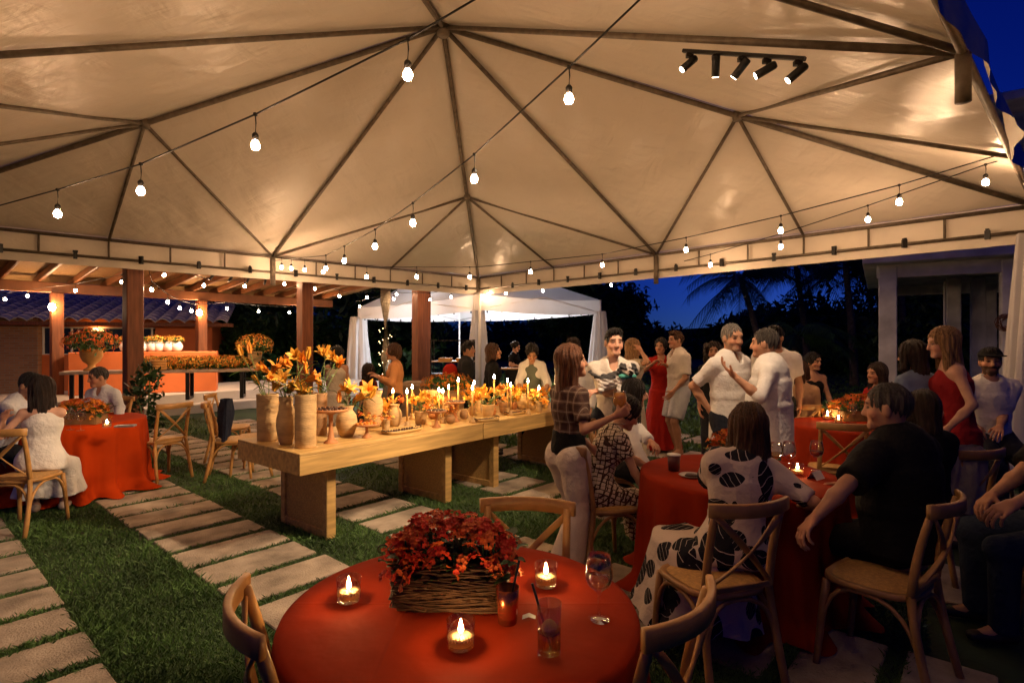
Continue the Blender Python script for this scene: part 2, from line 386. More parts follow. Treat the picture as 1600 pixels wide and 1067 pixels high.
# coconut palms
def palm(label, base, h, bend, seed, crown=2.2, nf=17):
    t = thing('palm_tree', label, 'palm tree', base, 0, 'coconut palms beyond the lawn')
    r = random.Random(seed); q = MB(); n = 14; path = [(bend[0] * (i / n) ** 1.6, bend[1] * (i / n) ** 1.6, h * i / n) for i in range(n + 1)]
    q.tube(path, [.15 - .06 * i / n + (.012 if i % 2 else 0) for i in range(n + 1)], 9)
    q.build('trunk', pm('palm_trunk', (.13, .10, .07), .9, .4, 8, .6, 30, stretch=(1, 1, 4)), t, True)
    top = np.array(path[-1])
    for i in range(nf):
        a = i * 2.4 + r.uniform(-.2, .2); el = r.uniform(-.3, 1.2); L = crown * r.uniform(.8, 1.15); d = np.array((math.cos(a), math.sin(a), 0)); f = MB()
        pts = [top + d * (L * s * math.cos(el * (1 - s * .5))) + np.array((0, 0, L * (math.sin(el) * s - (.55 + .25 * max(el, 0)) * s * s))) for s in np.linspace(0, 1, 12)]
        f.tube(pts, [.03 * (1 - i_ / 13) for i_ in range(12)], 4)
        sd_ = np.cross(d, (0, 0, 1))
        Vv, Ff = [], []
        for s in np.linspace(.12, .99, 34):
            k = s * 11; i0 = int(min(k, 10)); p = pts[i0] * (1 - (k - i0)) + pts[i0 + 1] * (k - i0); tl = pts[i0 + 1] - pts[i0]; tl = tl / np.linalg.norm(tl)
            ll = crown * .30 * (math.sin(min(1, s * 1.5 + .25) * math.pi * .62)) * (1.15 - s * .6)
            for sg in (-1, 1):
                e = p + (sd_ * sg * .75 + tl * .55 + np.array((0, 0, -.55 - r.random() * .4))) * ll
                b = len(Vv); Vv += [p - tl * .02, p + tl * .03, e]; Ff.append((b, b + 1, b + 2))
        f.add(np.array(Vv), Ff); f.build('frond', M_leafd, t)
palm('coconut palm with drooping fronds nearest the open sky', (XD(1195, 21), 21, -.1), 4.0, (-.9, 0), 1, 2.5)
palm('coconut palm in the middle of the palm group', (XD(1262, 23), 23, -.1), 4.9, (-.4, .2), 2, 2.6)
palm('coconut palm just left of the concrete frame', (XD(1335, 20), 20, -.1), 4.4, (-.2, .2), 3, 2.2)
palm('low palm under the taller palms', (XD(1235, 17), 17, -.1), 1.9, (.2, 0), 4, 1.7, 15)
palm('palm behind the upper columns of the concrete frame', (XD(1415, 22), 22, -.1), 5.0, (-.3, 0), 5, 2.0, 15)

# ---- tent
TT = RAD(46.6); t1 = np.array((math.sin(TT), math.cos(TT))); t2 = np.array((-math.cos(TT), math.sin(TT))); S = 9.5; ZE, ZA = 3.1, 5.2
tB = np.array((-.79, 13.1)); tL = tB - S * t1; tR = tB - 9.58 * t2; tN = tB - S * t1 - 9.58 * t2; tC = (tB + tN) / 2 + np.array((.16, 0))
def v3(p, z): return np.array((p[0], p[1], z))
fabric = pm('tent_canvas', (.74, .66, .56), .30, .07, .8, 0, spec=.5)
n_, b_ = mat_nodes(fabric)
def wrinkle(n_, b_):
    tc = n_.nodes.new('ShaderNodeTexCoord'); bumps = []; prev = None
    for sc_, st, dist, dt, strg in ((.9, (1, 1, 1), .16, 2, .5), (4, (1, .22, 1), .03, 3, .6), (7, (.3, 1, 1), .02, 5, .6), (30, (1, 1, 1), .003, 2, .3)):
        mp = n_.nodes.new('ShaderNodeMapping'); mp.inputs['Scale'].default_value = st; no = n_.nodes.new('ShaderNodeTexNoise')
        no.inputs['Scale'].default_value = sc_; no.inputs['Detail'].default_value = dt; no.inputs['Distortion'].default_value = .6
        bu = n_.nodes.new('ShaderNodeBump'); bu.inputs['Strength'].default_value = strg; bu.inputs['Distance'].default_value = dist
        n_.links.new(tc.outputs['Object'], mp.inputs[0]); n_.links.new(mp.outputs[0], no.inputs[0]); n_.links.new(no.outputs[0], bu.inputs['Height'])
        if prev: n_.links.new(prev, bu.inputs['Normal'])
        prev = bu.outputs[0]
    n_.links.new(prev, b_.inputs['Normal'])
wrinkle(n_, b_)
TM = v3(tC, 0)
tent = thing('party_tent', 'large cream canvas party tent with metal ribs over the whole terrace', 'tent', TM)
def TL(p): return np.array(p) - TM
apex = v3(tC, ZA); cor = {'B': v3(tB, ZE), 'L': v3(tL, ZE), 'R': v3(tR, ZE), 'N': v3(tN, ZE)}
for e0, e1 in (('B', 'L'), ('L', 'N'), ('N', 'R'), ('R', 'B')):
    A, C0, C1 = apex, cor[e0], cor[e1]; n = 40; rows = []
    for i in range(n + 1):
        s = i / n; row = []
        for j in range(n + 1):
            u = j / n; p = A * (1 - s) + (C0 * (1 - u) + C1 * u) * s
            sag = .07 * math.sin(math.pi * s) * abs(math.sin(2 * math.pi * u)) + .02 * math.sin(s * 9 + u * 7) * math.sin(u * 13) * s * (1 - s) * 3
            p = p + np.array((0, 0, .045 - sag * .6)); row.append(TL(p))
        rows.append(row)
    q = MB().grid(np.array(rows)); q.build('roof_panel', fabric, tent, True)
    # valance: band of cloth hanging outside the eave frame
    c2 = (cor[e0] + cor[e1]) / 2; out = c2 - v3(tC, ZE); out[2] = 0; out /= np.linalg.norm(out); wild = 1 if e0 == 'N' else 0
    rows = []
    for zz, k in ((.05, 0), (-.10, .3), (-.25, .7), (-.40, 1)):
        row = []
        for j in range(121):
            u = j / 120; p = C0 * (1 - u) + C1 * u
            fl = .012 * math.sin(u * 60 + zz * 4) + .010 * math.sin(u * 143) + wild * (.03 * math.sin(u * 19 + zz * 6) + .02 * math.sin(u * 47))
            row.append(TL(p + np.array((0, 0, zz * (1 - .3 * wild))) + out * (.045 + .02 * wild + fl * k + wild * .06 * k)))
        rows.append(row)
    MB().grid(np.array(rows)).build('valance', pm('valance_canvas', (.74, .66, .56), .5, .1, 2, .25, 20), tent, True)
    # eave frame: two pipes, struts and black clips
    MB().tube([TL(C0), TL(C1)], .024, 10).build('eave_pipe', M_pipe, tent, True)
    if not wild: MB().tube([TL(C0 - (0, 0, .27)), TL(C1 - (0, 0, .27))], .02, 10).build('lower_eave_pipe', M_pipe, tent, True)
    for j in range(1, 12) if not wild else ():
        p = C0 + (C1 - C0) * (j / 12)
        MB().tube([TL(p), TL(p - (0, 0, .27))], .014, 8).build('strut', M_pipe, tent, True)
        p = C0 + (C1 - C0) * ((j - .5) / 12) - np.array((0, 0, .27)) - out * .03
        q = MB(); q.box((0, 0, .0), (.045, .05, .10)); q.box((0, 0, .055), (.06, .03, .03)); q.build('clip', M_black, tent, False, TL(p), j * .7)
    m = (C0 + C1) / 2
    MB().tube([TL(m + (0, 0, .02)), TL(m - (0, 0, .50 - .24 * wild))], .042 - .006 * wild, 12).build('pole_sleeve', M_pipe, tent, True)
    MB().tube([TL(apex), TL(m)], .026, 10).build('rafter', M_pipe, tent, True)
    for cc in (C0, C1):
        hub = cc + (apex - cc) * .494
        MB().tube([TL(hub), TL(m)], .020, 8).build('brace', M_pipe, tent, True)
        qd = cc + ((C1 if cc is C0 else C0) - cc) * .25
        MB().tube([TL(hub), TL(qd)], .020, 8).build('brace', M_pipe, tent, True)
for k, cc in cor.items():
    MB().tube([TL(apex), TL(cc)], .030, 10).build('hip_rafter', M_pipe, tent, True)
    hub = cc + (apex - cc) * .494
    MB().lathe([(.0, -.05), (.05, -.05), (.055, 0), (.05, .05), (0, .05)], 12, TL(hub)).build('hub', M_pipe, tent, True)
    if k != 'N':
        MB().tube([TL(v3(cc[:2], 0)), TL(cc)], .04, 12).build('corner_pole', M_steel, tent, True)
MB().lathe([(0, -.10), (.07, -.10), (.085, 0), (.07, .08), (0, .08)], 14, TL(apex)).build('apex_hub', M_pipe, tent, True)

def drape(label, top, bot, wt, wb, seed, group, tie=None):
    """gathered curtain hanging from top to the ground"""
    top, bot = np.array(top), np.array(bot); n, m = 26, 72; rows = []
    r = random.Random(seed); ph = [r.uniform(0, 6) for _ in range(4)]
    for i in range(n + 1):
        s = i / n; c = top + (bot - top) * s - top * 0; row = []
        w0 = wt + (wb - wt) * s
        if tie: w0 *= 1 - .55 * math.exp(-((s - tie) / .10) ** 2)
        for j in range(m):
            a = 2 * math.pi * j / m
            f = 1 + .17 * math.sin(9 * a + ph[0] + s * 1.2) + .09 * math.sin(17 * a + ph[1] - s) + .05 * math.sin(5 * a + ph[2] + 3 * s)
            row.append(c + np.array((math.cos(a) * w0 * f, math.sin(a) * w0 * f * .7, 0)))
        rows.append(row)
    base = np.array((bot[0], bot[1], 0))
    o = MB().grid(np.array(rows) - base, True).build('curtain', M_drape, None, True, base)
    return tag(o, label, 'curtain', group)
drape('white curtain gathered round the far corner pole of the tent', v3(tB, 2.75), v3(tB, .03), .10, .30, 1, 'white tent curtains')
drape('white curtain hanging at the right edge of the photo by the tent corner', v3(tR, 2.8) - np.array((.02, 0, 0)), v3(tR, .03) + np.array((-.1, -.05, 0)), .13, .30, 2, 'white tent curtains')
drape('curtain round the left tent pole beyond the frame', v3(tL, 2.8), v3(tL, .03), .13, .28, 3, 'white tent curtains')

# ---- gazebo
gz = thing('gazebo', 'white pop-up gazebo glowing from inside behind the tent', 'gazebo', (0, 0, 0))
gN = np.array((-.75, 12.9)); gL = gN + 6.6 * np.array((-.64, .77)); gR = gN + 3.6 * np.array((.86, .51)); gK = gL + gR - gN
gC = (gN + gK) / 2; ZG = 2.70; M_gz = pm('gazebo_cloth', (.78, .76, .76), .6, .05, 2, .1, 20)
gz.location = v3(gC, 0); translucent(M_gz, (.8, .78, .78), .18)
def GL(p): return np.array(p) - v3(gC, 0)
gq = [gN, gR, gK, gL]
for i in range(4):
    c0, c1 = gq[i], gq[(i + 1) % 4]
    rows = [[GL(v3(gC, 4.25) * (1 - s) + (v3(c0, ZG) * (1 - u) + v3(c1, ZG) * u) * s - np.array((0, 0, .25 * s * (1 - s) + .06 * math.sin(math.pi * u) * s))) for u in np.linspace(0, 1, 17)] for s in np.linspace(0.02, 1, 13)]
    MB().grid(np.array(rows)).build('roof_panel', M_gz, gz, True)
    out = (c0 + c1) / 2 - gC; out /= np.linalg.norm(out)
    rows = [[GL(v3(c0 * (1 - u) + c1 * u + out * (.012 + .012 * math.sin(u * 40) * -zz), ZG + zz - .06 * math.sin(math.pi * u))) for u in np.linspace(0, 1, 61)] for zz in (0, -.18, -.37)]
    MB().grid(np.array(rows)).build('valance', M_gz, gz, True)
    MB().tube([GL(v3(c0, 0)), GL(v3(c0, ZG))], .03, 8).build('leg', M_white, gz, True)
    MB().tube([GL(v3(c0, ZG - .34)), GL(v3((c0 + c1) / 2, ZG + .0)), GL(v3(c1, ZG - .34))], .014, 6).build('truss_bar', M_white, gz, True)
    for u in np.linspace(.06, .94, 9):
        MB().box((0, 0, 0), (.03, .03, .07)).build('clip', M_black, gz, False, GL(v3(c0 * (1 - u) + c1 * u - out * .03, ZG - .39)))
drape('white curtain tied at the far left gazebo leg', v3(gL, ZG - .3), v3(gL, .02), .22, .40, 5, 'white gazebo curtains')
drape('bluish white curtain at the right gazebo leg', v3(gR, ZG - .3), v3(gR, .02), .13, .36, 6, 'white gazebo curtains')
lamp = thing('pendant_lamp', 'bright pendant lamp hanging inside the white gazebo', 'lamp', v3(gC, 3.1))
MB().lathe([(0, .10), (.05, .10), (.14, 0), (.13, -.01), (0, -.01)], 20).build('lamp_shade', M_white, lamp, True)
MB().lathe([(0, -.02), (.10, -.02), (.12, -.06), (.08, -.12), (0, -.14)], 20).build('lamp_bulb', emit('gazebo_lamp', (.97, .96, 1), 800), lamp, True)
MB().tube([(0, 0, .1), (0, 0, .9)], .006, 6).build('lamp_cord', M_black, lamp)

# ---- concrete frame on the right
cf = thing('concrete_frame', 'unfinished grey concrete frame building with columns and beams', 'building', (XD(1450, 10.5), 10.5, 0))
o0 = np.array((XD(1450, 10.5), 10.5, 0))
c_l = np.array((XD(1387, 10.6), 10.6)); c_dir = np.array((.834, -.552)); c_in = np.array((.552, .834)); ang = math.atan2(-.552, .834)
def cbox(name, a, d, z0, z1, la, ld, mat=M_concrete):
    p = c_l + c_dir * a + c_in * d
    return MB().bbox((0, 0, 0), (la, ld, z1 - z0), .012).build(name, mat, cf, False, (p[0] - o0[0], p[1] - o0[1], (z0 + z1) / 2), ang)
cbox('column', 0, 0, 0, 3.02, .29, .29); cbox('column', 1.78, 0, 0, 3.02, .30, .29); cbox('column', 0.1, 5, 0, 3.02, .29, .29); cbox('column', 2.1, 5, 0, 3.02, .29, .29); cbox('column', 3.2, 5, 0, 3.02, .29, .29)
cbox('column', 1.25, 3.0, 0, 3.02, .26, .26); cbox('column', 1.72, 3.4, 0, 3.02, .26, .26); cbox('column', 4.3, 0, 0, 3.02, .29, .29)
cbox('beam', 2.1, 0.01, 2.80, 3.05, 4.55, .27); cbox('beam', 2.1, 5, 2.80, 3.05, 4.5, .27); cbox('beam', -.02, 2.5, 2.80, 3.05, .27, 4.7)
cbox('floor_slab', 2.2, 2.45, 3.052, 3.20, 5.2, 5.9)
for a, d in ((.25, .1), (1.15, .1), (2.1, .1), (3.6, .1), (.25, 4), (1.6, 4)): cbox('upper_column', a, d, 3.2, 5.6, .26, .26)
cbox('roof_slab', 2.2, 2.2, 5.6, 5.75, 5.2, 5.6)
p = c_l + c_dir * 1.05 + c_in * 2.4
MB().tube([(p[0] - o0[0], p[1] - o0[1], 0), (p[0] - o0[0], p[1] - o0[1], 2.9)], .025, 8).build('drain_pipe', M_white, cf, True)
p = c_l + c_dir * 1.7 - c_in * .22
q = MB(); r = random.Random(3)
for i in range(26):
    a, b_2 = r.uniform(0, 6.28), r.uniform(0, 6.28); R0 = r.uniform(.10, .19)
    pts = [(R0 * math.cos(a + s), R0 * .35 * math.sin(b_2 + s * 1.3), R0 * math.sin(a + s) * .8) for s in np.linspace(0, 3.5, 10)]
    q.tube(pts, .006, 4)
tag(q.build('wire_bundle', pm('rusty_wire', (.22, .10, .06), .6), None, True, (p[0], p[1], 1.62 + .3)), 'tangled rusty wire bundle hanging on the concrete column', 'wire')
# low shrubs under the frame
V, Fc = leafcloud([(XD(1330 + 26 * i, 9.4), 9.4 + .3 * (i % 2), .3, .38, .3, .42) for i in range(6)], 2600, .10, 31, .25)
sh = link('shrub', mesh_from(V - np.array((XD(1395, 9.4), 9.4, 0)), Fc, 'shrub'), M_leafd, None, (XD(1395, 9.4), 9.4, 0)); tag(sh, 'spiky dark shrub row in front of the concrete column', 'shrub')

# ---- pergola
pf = [np.array((XD(208, 9.0), 9.0)), np.array((XD(477, 11.1), 11.1)), np.array((XD(654, 13.6), 13.6))]
pdir = pf[2] - pf[0]; plen = np.linalg.norm(pdir); pdir = pdir / plen; pin = np.array((-pdir[1], pdir[0])); PD = 5.2
pO = v3(pf[0], 0); prg = thing('pergola', 'dark hardwood pergola with square posts, rafters and a straw ceiling', 'pergola', pO)
pang = math.atan2(pdir[1], pdir[0])
def PP(a, d, z): q = pf[0] + pdir * a + pin * d; return np.array((q[0], q[1], z)) - pO
def PG(a, d, z): return PP(a, d, z) + pO
for a in (-3.0, 0, plen / 2, plen):
    MB().bbox((0, 0, 0), (.24, .24, 3.25), .012).build('post', M_postwood, prg, False, PP(a, 0, 1.625), pang)
    MB().bbox((0, 0, 0), (.22, .22, 2.68), .012).build('post', M_postwood, prg, False, PP(a, PD, 1.34), pang)
MB().bbox((0, 0, 0), (.2, .2, 3.25), .012).build('post', M_postwood, prg, False, PP(plen + .27, .06, 1.625), pang)
MB().bbox((0, 0, 0), (plen + 4.5, .16, .22), .01).build('beam', M_beamwood, prg, False, PP(plen / 2 - 1.4, 0, 3.36), pang)
MB().bbox((0, 0, 0), (plen + 4.5, .16, .22), .01).build('beam', M_beamwood, prg, False, PP(plen / 2 - 1.4, PD, 2.79), pang)
for i, a in enumerate(np.arange(-3.4, plen + .7, .62)):
    q = MB().sweep([PP(a, -.5, 3.58), PP(a, PD + .5, 2.93)], .07, .15); q.build('rafter', M_beamwood, prg)
for i, a in enumerate(np.arange(-3.5, plen + .6, 1.2)):
    w_ = 1.205; zo_ = .004 * (i % 2)
    MB().grid([[PP(a, -.6, 3.68 + zo_), PP(a + w_, -.6, 3.68 + zo_)], [PP(a, PD + .9, 2.98 + zo_), PP(a + w_, PD + .9, 2.98 + zo_)]]).build('straw_panel', M_mat, prg)
# track light under the pergola ceiling (lit)
def track(label, p0, p1, heads, group, power, angle=58, blend=.6, scale=1.0, litcol=(1, .72, .46)):
    p0, p1 = np.array(p0), np.array(p1); t = thing('track_light', label, 'track light', p0, 0, group); d = (p1 - p0)
    MB().sweep([(0, 0, 0), d], .035 * scale, .025 * scale).build('rail', M_black, t)
    for u, aim, lit in heads:
        b = d * u; a = np.array(aim, float) - (p0 + b); a /= np.linalg.norm(a)
        q = MB(); q.box(b - np.array((0, 0, .03 * scale)), (.05 * scale, .03 * scale, .03 * scale)); piv = b - np.array((0, 0, .085 * scale))
        q.tube([b - np.array((0, 0, .04 * scale)), piv], .008 * scale, 6); br = q.build('bracket', M_black, t)
        h0 = piv - a * .06 * scale; h1 = piv + a * .075 * scale
        hd = MB().tube([h0, h0 + a * .01, h1], [.022 * scale, .027 * scale, .027 * scale], 16).build('spot_head', M_black, t, True)
        MB().tube([h1 + a * .001, h1 + a * .003], .022 * scale, 14).build('lens', emit('spot_lens', (1, .75, .5), 14) if lit else M_glass, hd, True)
        if lit:
            l = bpy.data.lights.new('spot', 'SPOT'); l.energy = power * lit; l.spot_size = RAD(angle); l.spot_blend = blend; l.color = litcol; l.shadow_soft_size = .03
            lo = bpy.data.objects.new('spot_beam', l); sc.collection.objects.link(lo); lo.parent = t; lo.location = h1 + a * .012
            lo.rotation_euler = Vector(a).to_track_quat('-Z', 'Y').to_euler()
    return t
a_ = PG(2.0, 2.4, 3.1); b_2 = PG(3.5, 2.4, 3.1)
track('black track light with spots under the pergola ceiling', a_, b_2, [(.1, PG(0.4, 4.4, .9), 1), (.37, PG(1.4, 4.3, .9), 1), (.63, PG(2.6, 4.4, .9), 1), (.9, PG(3.4, 4.2, .9), .6)], 'black track lights', 100, 85)
# wall lamps on the posts
def sconce(label, p):
    t = thing('post_lamp', label, 'wall lamp', p, 0, 'glowing lamps on the pergola posts')
    MB().bbox((0, 0.04, 0), (.06, .05, .12), .008).build('bracket', M_black, t)
    MB().lathe([(0, -.075), (.04, -.07), (.06, -.03), (.06, .03), (.04, .07), (0, .075)], 14).build('globe', emit('sconce_glow', (1, .6, .3), 150), t, True)
for a, lab in ((0, 'glowing lamp on the back pergola post left of the window'), (plen / 2, 'glowing lamp on the back post at the end of the orange counter'), (plen, 'glowing lamp on the farthest back pergola post')):
    p = PG(a, PD, 2.35) + np.array((.05, -.19, 0)); sconce(lab, p)

# raised floor of the pergola (two steps)
fl = MB().bbox((0, 0, 0), (plen + 5, 3.4, .2), .01).build('terrace_step', M_plaster, None, False, PG(plen / 2 - 1.3, 2.75 + 1.7, .10), pang); struct(fl)
fl = MB().bbox((0, 0, 0), (plen + 5, 3.0, .22), .01).build('terrace_floor', M_plaster, None, False, PG(plen / 2 - 1.3, 3.2 + 1.5, .31), pang); struct(fl)
ZF = .42
# house
hO = np.array((XD(170, 17.5), 17.5, 0)); hs = thing('house', 'small house with blue-grey tiled roof, brick corner and orange wall', 'house', hO)
hd_ = np.array((.93, .37)); hn = np.array((-.37, .93)); hang = math.atan2(.37, .93)
def HP(a, d, z): q = hO[:2] + hd_ * a + hn * d; return np.array((q[0], q[1], z)) - hO
xa = lambda px: ((px - CX) / F * 17.5 - hO[0]) / .99
brick = pm('brick_wall', (.36, .17, .08), .85, .3, 5, .3, 40)
n_, b_ = mat_nodes(brick); bt = n_.nodes.new('ShaderNodeTexBrick'); bt.inputs['Scale'].default_value = 1; bt.inputs['Brick Width'].default_value = .22; bt.inputs['Row Height'].default_value = .072; bt.inputs['Mortar Size'].default_value = .012
bt.inputs['Color1'].default_value = (.42, .19, .09, 1); bt.inputs['Color2'].default_value = (.30, .13, .06, 1); bt.inputs['Mortar'].default_value = (.30, .21, .14, 1)
tc = n_.nodes.new('ShaderNodeTexCoord'); mp = n_.nodes.new('ShaderNodeMapping'); mp.inputs['Rotation'].default_value = (RAD(90), 0, 0); n_.links.new(tc.outputs['Object'], mp.inputs[0]); n_.links.new(mp.outputs[0], bt.inputs['Vector']); n_.links.new(bt.outputs[0], b_.inputs['Base Color'])
x0, x1, x2, x3 = -5.0, xa(88), xa(232), xa(312)
MB().bbox((0, 0, 0), (x1 - x0, .3, 2.3), .01).build('brick_wall', brick, hs, False, HP((x0 + x1) / 2, -.2, 1.15), hang)
MB().bbox((0, 0, 0), (x2 - x1, .2, 1.2), .01).build('wall', M_orange, hs, False, HP((x1 + x2) / 2, 0, .6), hang)
MB().bbox((0, 0, 0), (x2 - x1, .2, .25), .01).build('wall', M_orange, hs, False, HP((x1 + x2) / 2, 0, 2.18), hang)
MB().bbox((0, 0, 0), (x3 - x2, .2, 2.3), .01).build('wall', M_orange, hs, False, HP((x2 + x3) / 2, 0.002, 1.15), hang)
MB().bbox((0, 0, 0), (.2, 4, 2.3), .01).build('side_wall', M_orange, hs, False, HP(x3 - .1, 2.1, 1.15), hang)
win = MB().bbox((0, 0, 0), (x2 - x1, .04, .05), .005); wo_ = win.build('window', M_white, hs, False, HP((x1 + x2) / 2, -.05, 2.03), hang)
dk = pm('window_glass', (.02, .03, .06), .05, 0, bump=0, spec=.8)
wl = x2 - x1
for i in range(5): MB().bbox((-wl / 2 + wl * i / 4 * .96 + .03, 0, -.42), (.05, .045, .80), .005).build('mullion', M_white, wo_)
MB().bbox((0, 0, -.83), (wl, .06, .05), .005).build('sill', M_white, wo_)
for i in range(4): MB().box((-wl / 2 + wl * (i + .5) / 4 * .96 + .03, .02, -.42), (wl / 4 - .08, .008, .76)).build('pane', dk, wo_)
# tiled roof: one object for each channel of tiles
tile = pm('roof_tile', (.62, .56, .48), .65, .4, 5, .4, 40)
rise0, rise1, run = 2.18, 3.2, 4.2; TWD = .40
tmesh = MB(); rows = []
for k in range(13):
    s0, s1 = k / 12.0, (k + 1.15) / 12.0
    P = []
    for s, lift in ((s0, .035), (min(s1, 1.03), .0)):
        P.append([(TWD * (u - .5) * 1.04, s * run, (rise1 - rise0) * s + .12 * math.sin(math.pi * u) + lift) for u in np.linspace(0, 1, 7)])
    tmesh.grid(np.array(P))
    P = [[(TWD * (u - .5) * 1.04, s0 * run, (rise1 - rise0) * s0 + .035 + .12 * math.sin(math.pi * u) - dz) for u in np.linspace(0, 1, 7)] for dz in (0, .03)]
    tmesh.grid(np.array(P))
tme = mesh_from(np.concatenate(tmesh.v), tmesh.f, 'tile_row', True)
for i in range(int((x3 + .7 - x0) / TWD)):
    link('tile_row', tme, tile, hs, HP(x0 + (i + .5) * TWD, -.75, rise0 + random.uniform(-.012, .012)), hang)
MB().bbox((0, 0, 0), (x3 - x0 + .7, .08, .12), .01).build('fascia', M_postwood, hs, False, HP((x0 + x3 + .7) / 2, -.70, rise0 - .05), hang)
hl_ = thing('hanging_lamp', 'warm hanging lamp glowing behind the house window', 'lamp', hO + HP(xa(157), -.12, 1.98))
MB().lathe([(0, .03), (.10, .03), (.16, -.05), (.0, -.05)], 14).build('lamp_shade', emit('window_lamp', (1, .5, .15), 6), hl_, True)
MB().tube([(0, 0, .03), (0, 0, .10)], .01, 6).build('lamp_stem', M_black, hl_)
# ================================================================== SDF figures
nrm = lambda v: np.asarray(v, float) / (np.linalg.norm(v) + 1e-12)
class SDF:
    def __init__(s): s.p = []
    def cap(s, a, b, ra, rb=None, k=.03, flat=None, fk=1.0, sub=False):
        a, b = np.array(a, float), np.array(b, float); rb = ra if rb is None else rb
        fl = None if flat is None else nrm(flat)
        def f(P):
            ba = b - a; pa = P - a; t = np.clip(pa @ ba / (ba @ ba + 1e-9), 0, 1); q = pa - t[..., None] * ba
            d2 = (q * q).sum(-1)
            if fl is not None: d2 = d2 + (fk * fk - 1) * (q @ fl) ** 2
            return np.sqrt(d2) - (ra + (rb - ra) * t)
        r = max(ra, rb); s.p.append((f, np.minimum(a, b) - r, np.maximum(a, b) + r, k, sub)); return s
    def cone(s, a, b, ra, rb, k=.015, flat=None, fk=1.0, sub=False, folds=0, famp=0.0, ph=0.0):
        a, b = np.array(a, float), np.array(b, float); fl = None if flat is None else nrm(flat); L = np.linalg.norm(b - a); ax = (b - a) / L
        e1 = nrm(np.cross(ax, (0.3, 1, .2))); e2 = np.cross(ax, e1)
        def f(P):
            pa = P - a; t = pa @ ax / L; q = pa - (t * L)[..., None] * ax
            d2 = (q * q).sum(-1)
            if fl is not None: d2 = d2 + (fk * fk - 1) * (q @ fl) ** 2
            tc = np.clip(t, 0, 1); rr = ra + (rb - ra) * tc
            if folds:
                an = np.arctan2(q @ e2, q @ e1); rr = rr * (1 + famp * tc * (np.sin(folds * an + ph + 1.5 * np.sin(an * 2 + ph)) + .5 * np.sin(folds * 1.7 // 1 * an + 2 * ph)))
            return np.maximum(np.sqrt(d2) - rr, np.maximum(-t, t - 1) * L)
        r = max(ra, rb) * (1 + 1.6 * famp); s.p.append((f, np.minimum(a, b) - r, np.maximum(a, b) + r, k, sub)); return s
    def ell(s, c, rad, ax=np.eye(3), k=.02, sub=False):
        c, rad, ax = np.array(c, float), np.array(rad, float), np.array(ax, float)
        def f(P):
            q = ((P - c) @ ax.T) / rad; n = np.sqrt((q * q).sum(-1)); return (n - 1) * rad.min()
        r = rad.max(); s.p.append((f, c - r, c + r, k, sub)); return s
    def half(s, c, n, k=.01):                      # cut away everything on the side n points to
        c, n = np.array(c, float), nrm(n)
        s.p.append((lambda P: -((P - c) @ n), None, None, k, True)); return s
    def mesh(s, h, disp=None):
        lo = np.min([p[1] for p in s.p if p[1] is not None and not p[4]], 0) - 3 * h; hi = np.max([p[2] for p in s.p if p[2] is not None and not p[4]], 0) + 3 * h
        n = np.ceil((hi - lo) / h).astype(int) + 1
        V = np.full(n, .15, np.float32); gx, gy, gz_ = [lo[i] + h * np.arange(n[i]) for i in range(3)]
        for f, a, b, k, sub in s.p:
            if a is None: i0, i1 = np.zeros(3, int), n
            else:
                i0 = np.clip(np.floor((a - k - 2 * h - lo) / h).astype(int), 0, n); i1 = np.clip(np.ceil((b + k + 2 * h - lo) / h).astype(int) + 1, 0, n)
            if (i1 <= i0).any(): continue
            P = np.stack(np.meshgrid(gx[i0[0]:i1[0]], gy[i0[1]:i1[1]], gz_[i0[2]:i1[2]], indexing='ij'), -1)
            d = f(P).astype(np.float32); sl = V[i0[0]:i1[0], i0[1]:i1[1], i0[2]:i1[2]]
            if sub:
                d = -d; hh = np.clip(.5 + .5 * (sl - d) / k, 0, 1); r = d + (sl - d) * hh + k * hh * (1 - hh)
            else:
                hh = np.clip(.5 + .5 * (sl - d) / k, 0, 1); r = sl + (d - sl) * hh - k * hh * (1 - hh)
            V[i0[0]:i1[0], i0[1]:i1[1], i0[2]:i1[2]] = r
        if disp is not None:
            m = np.abs(V) < .05; idx = np.argwhere(m); P = lo + idx * h; V[m] += disp(P)
        return surfnets(V, lo, h)
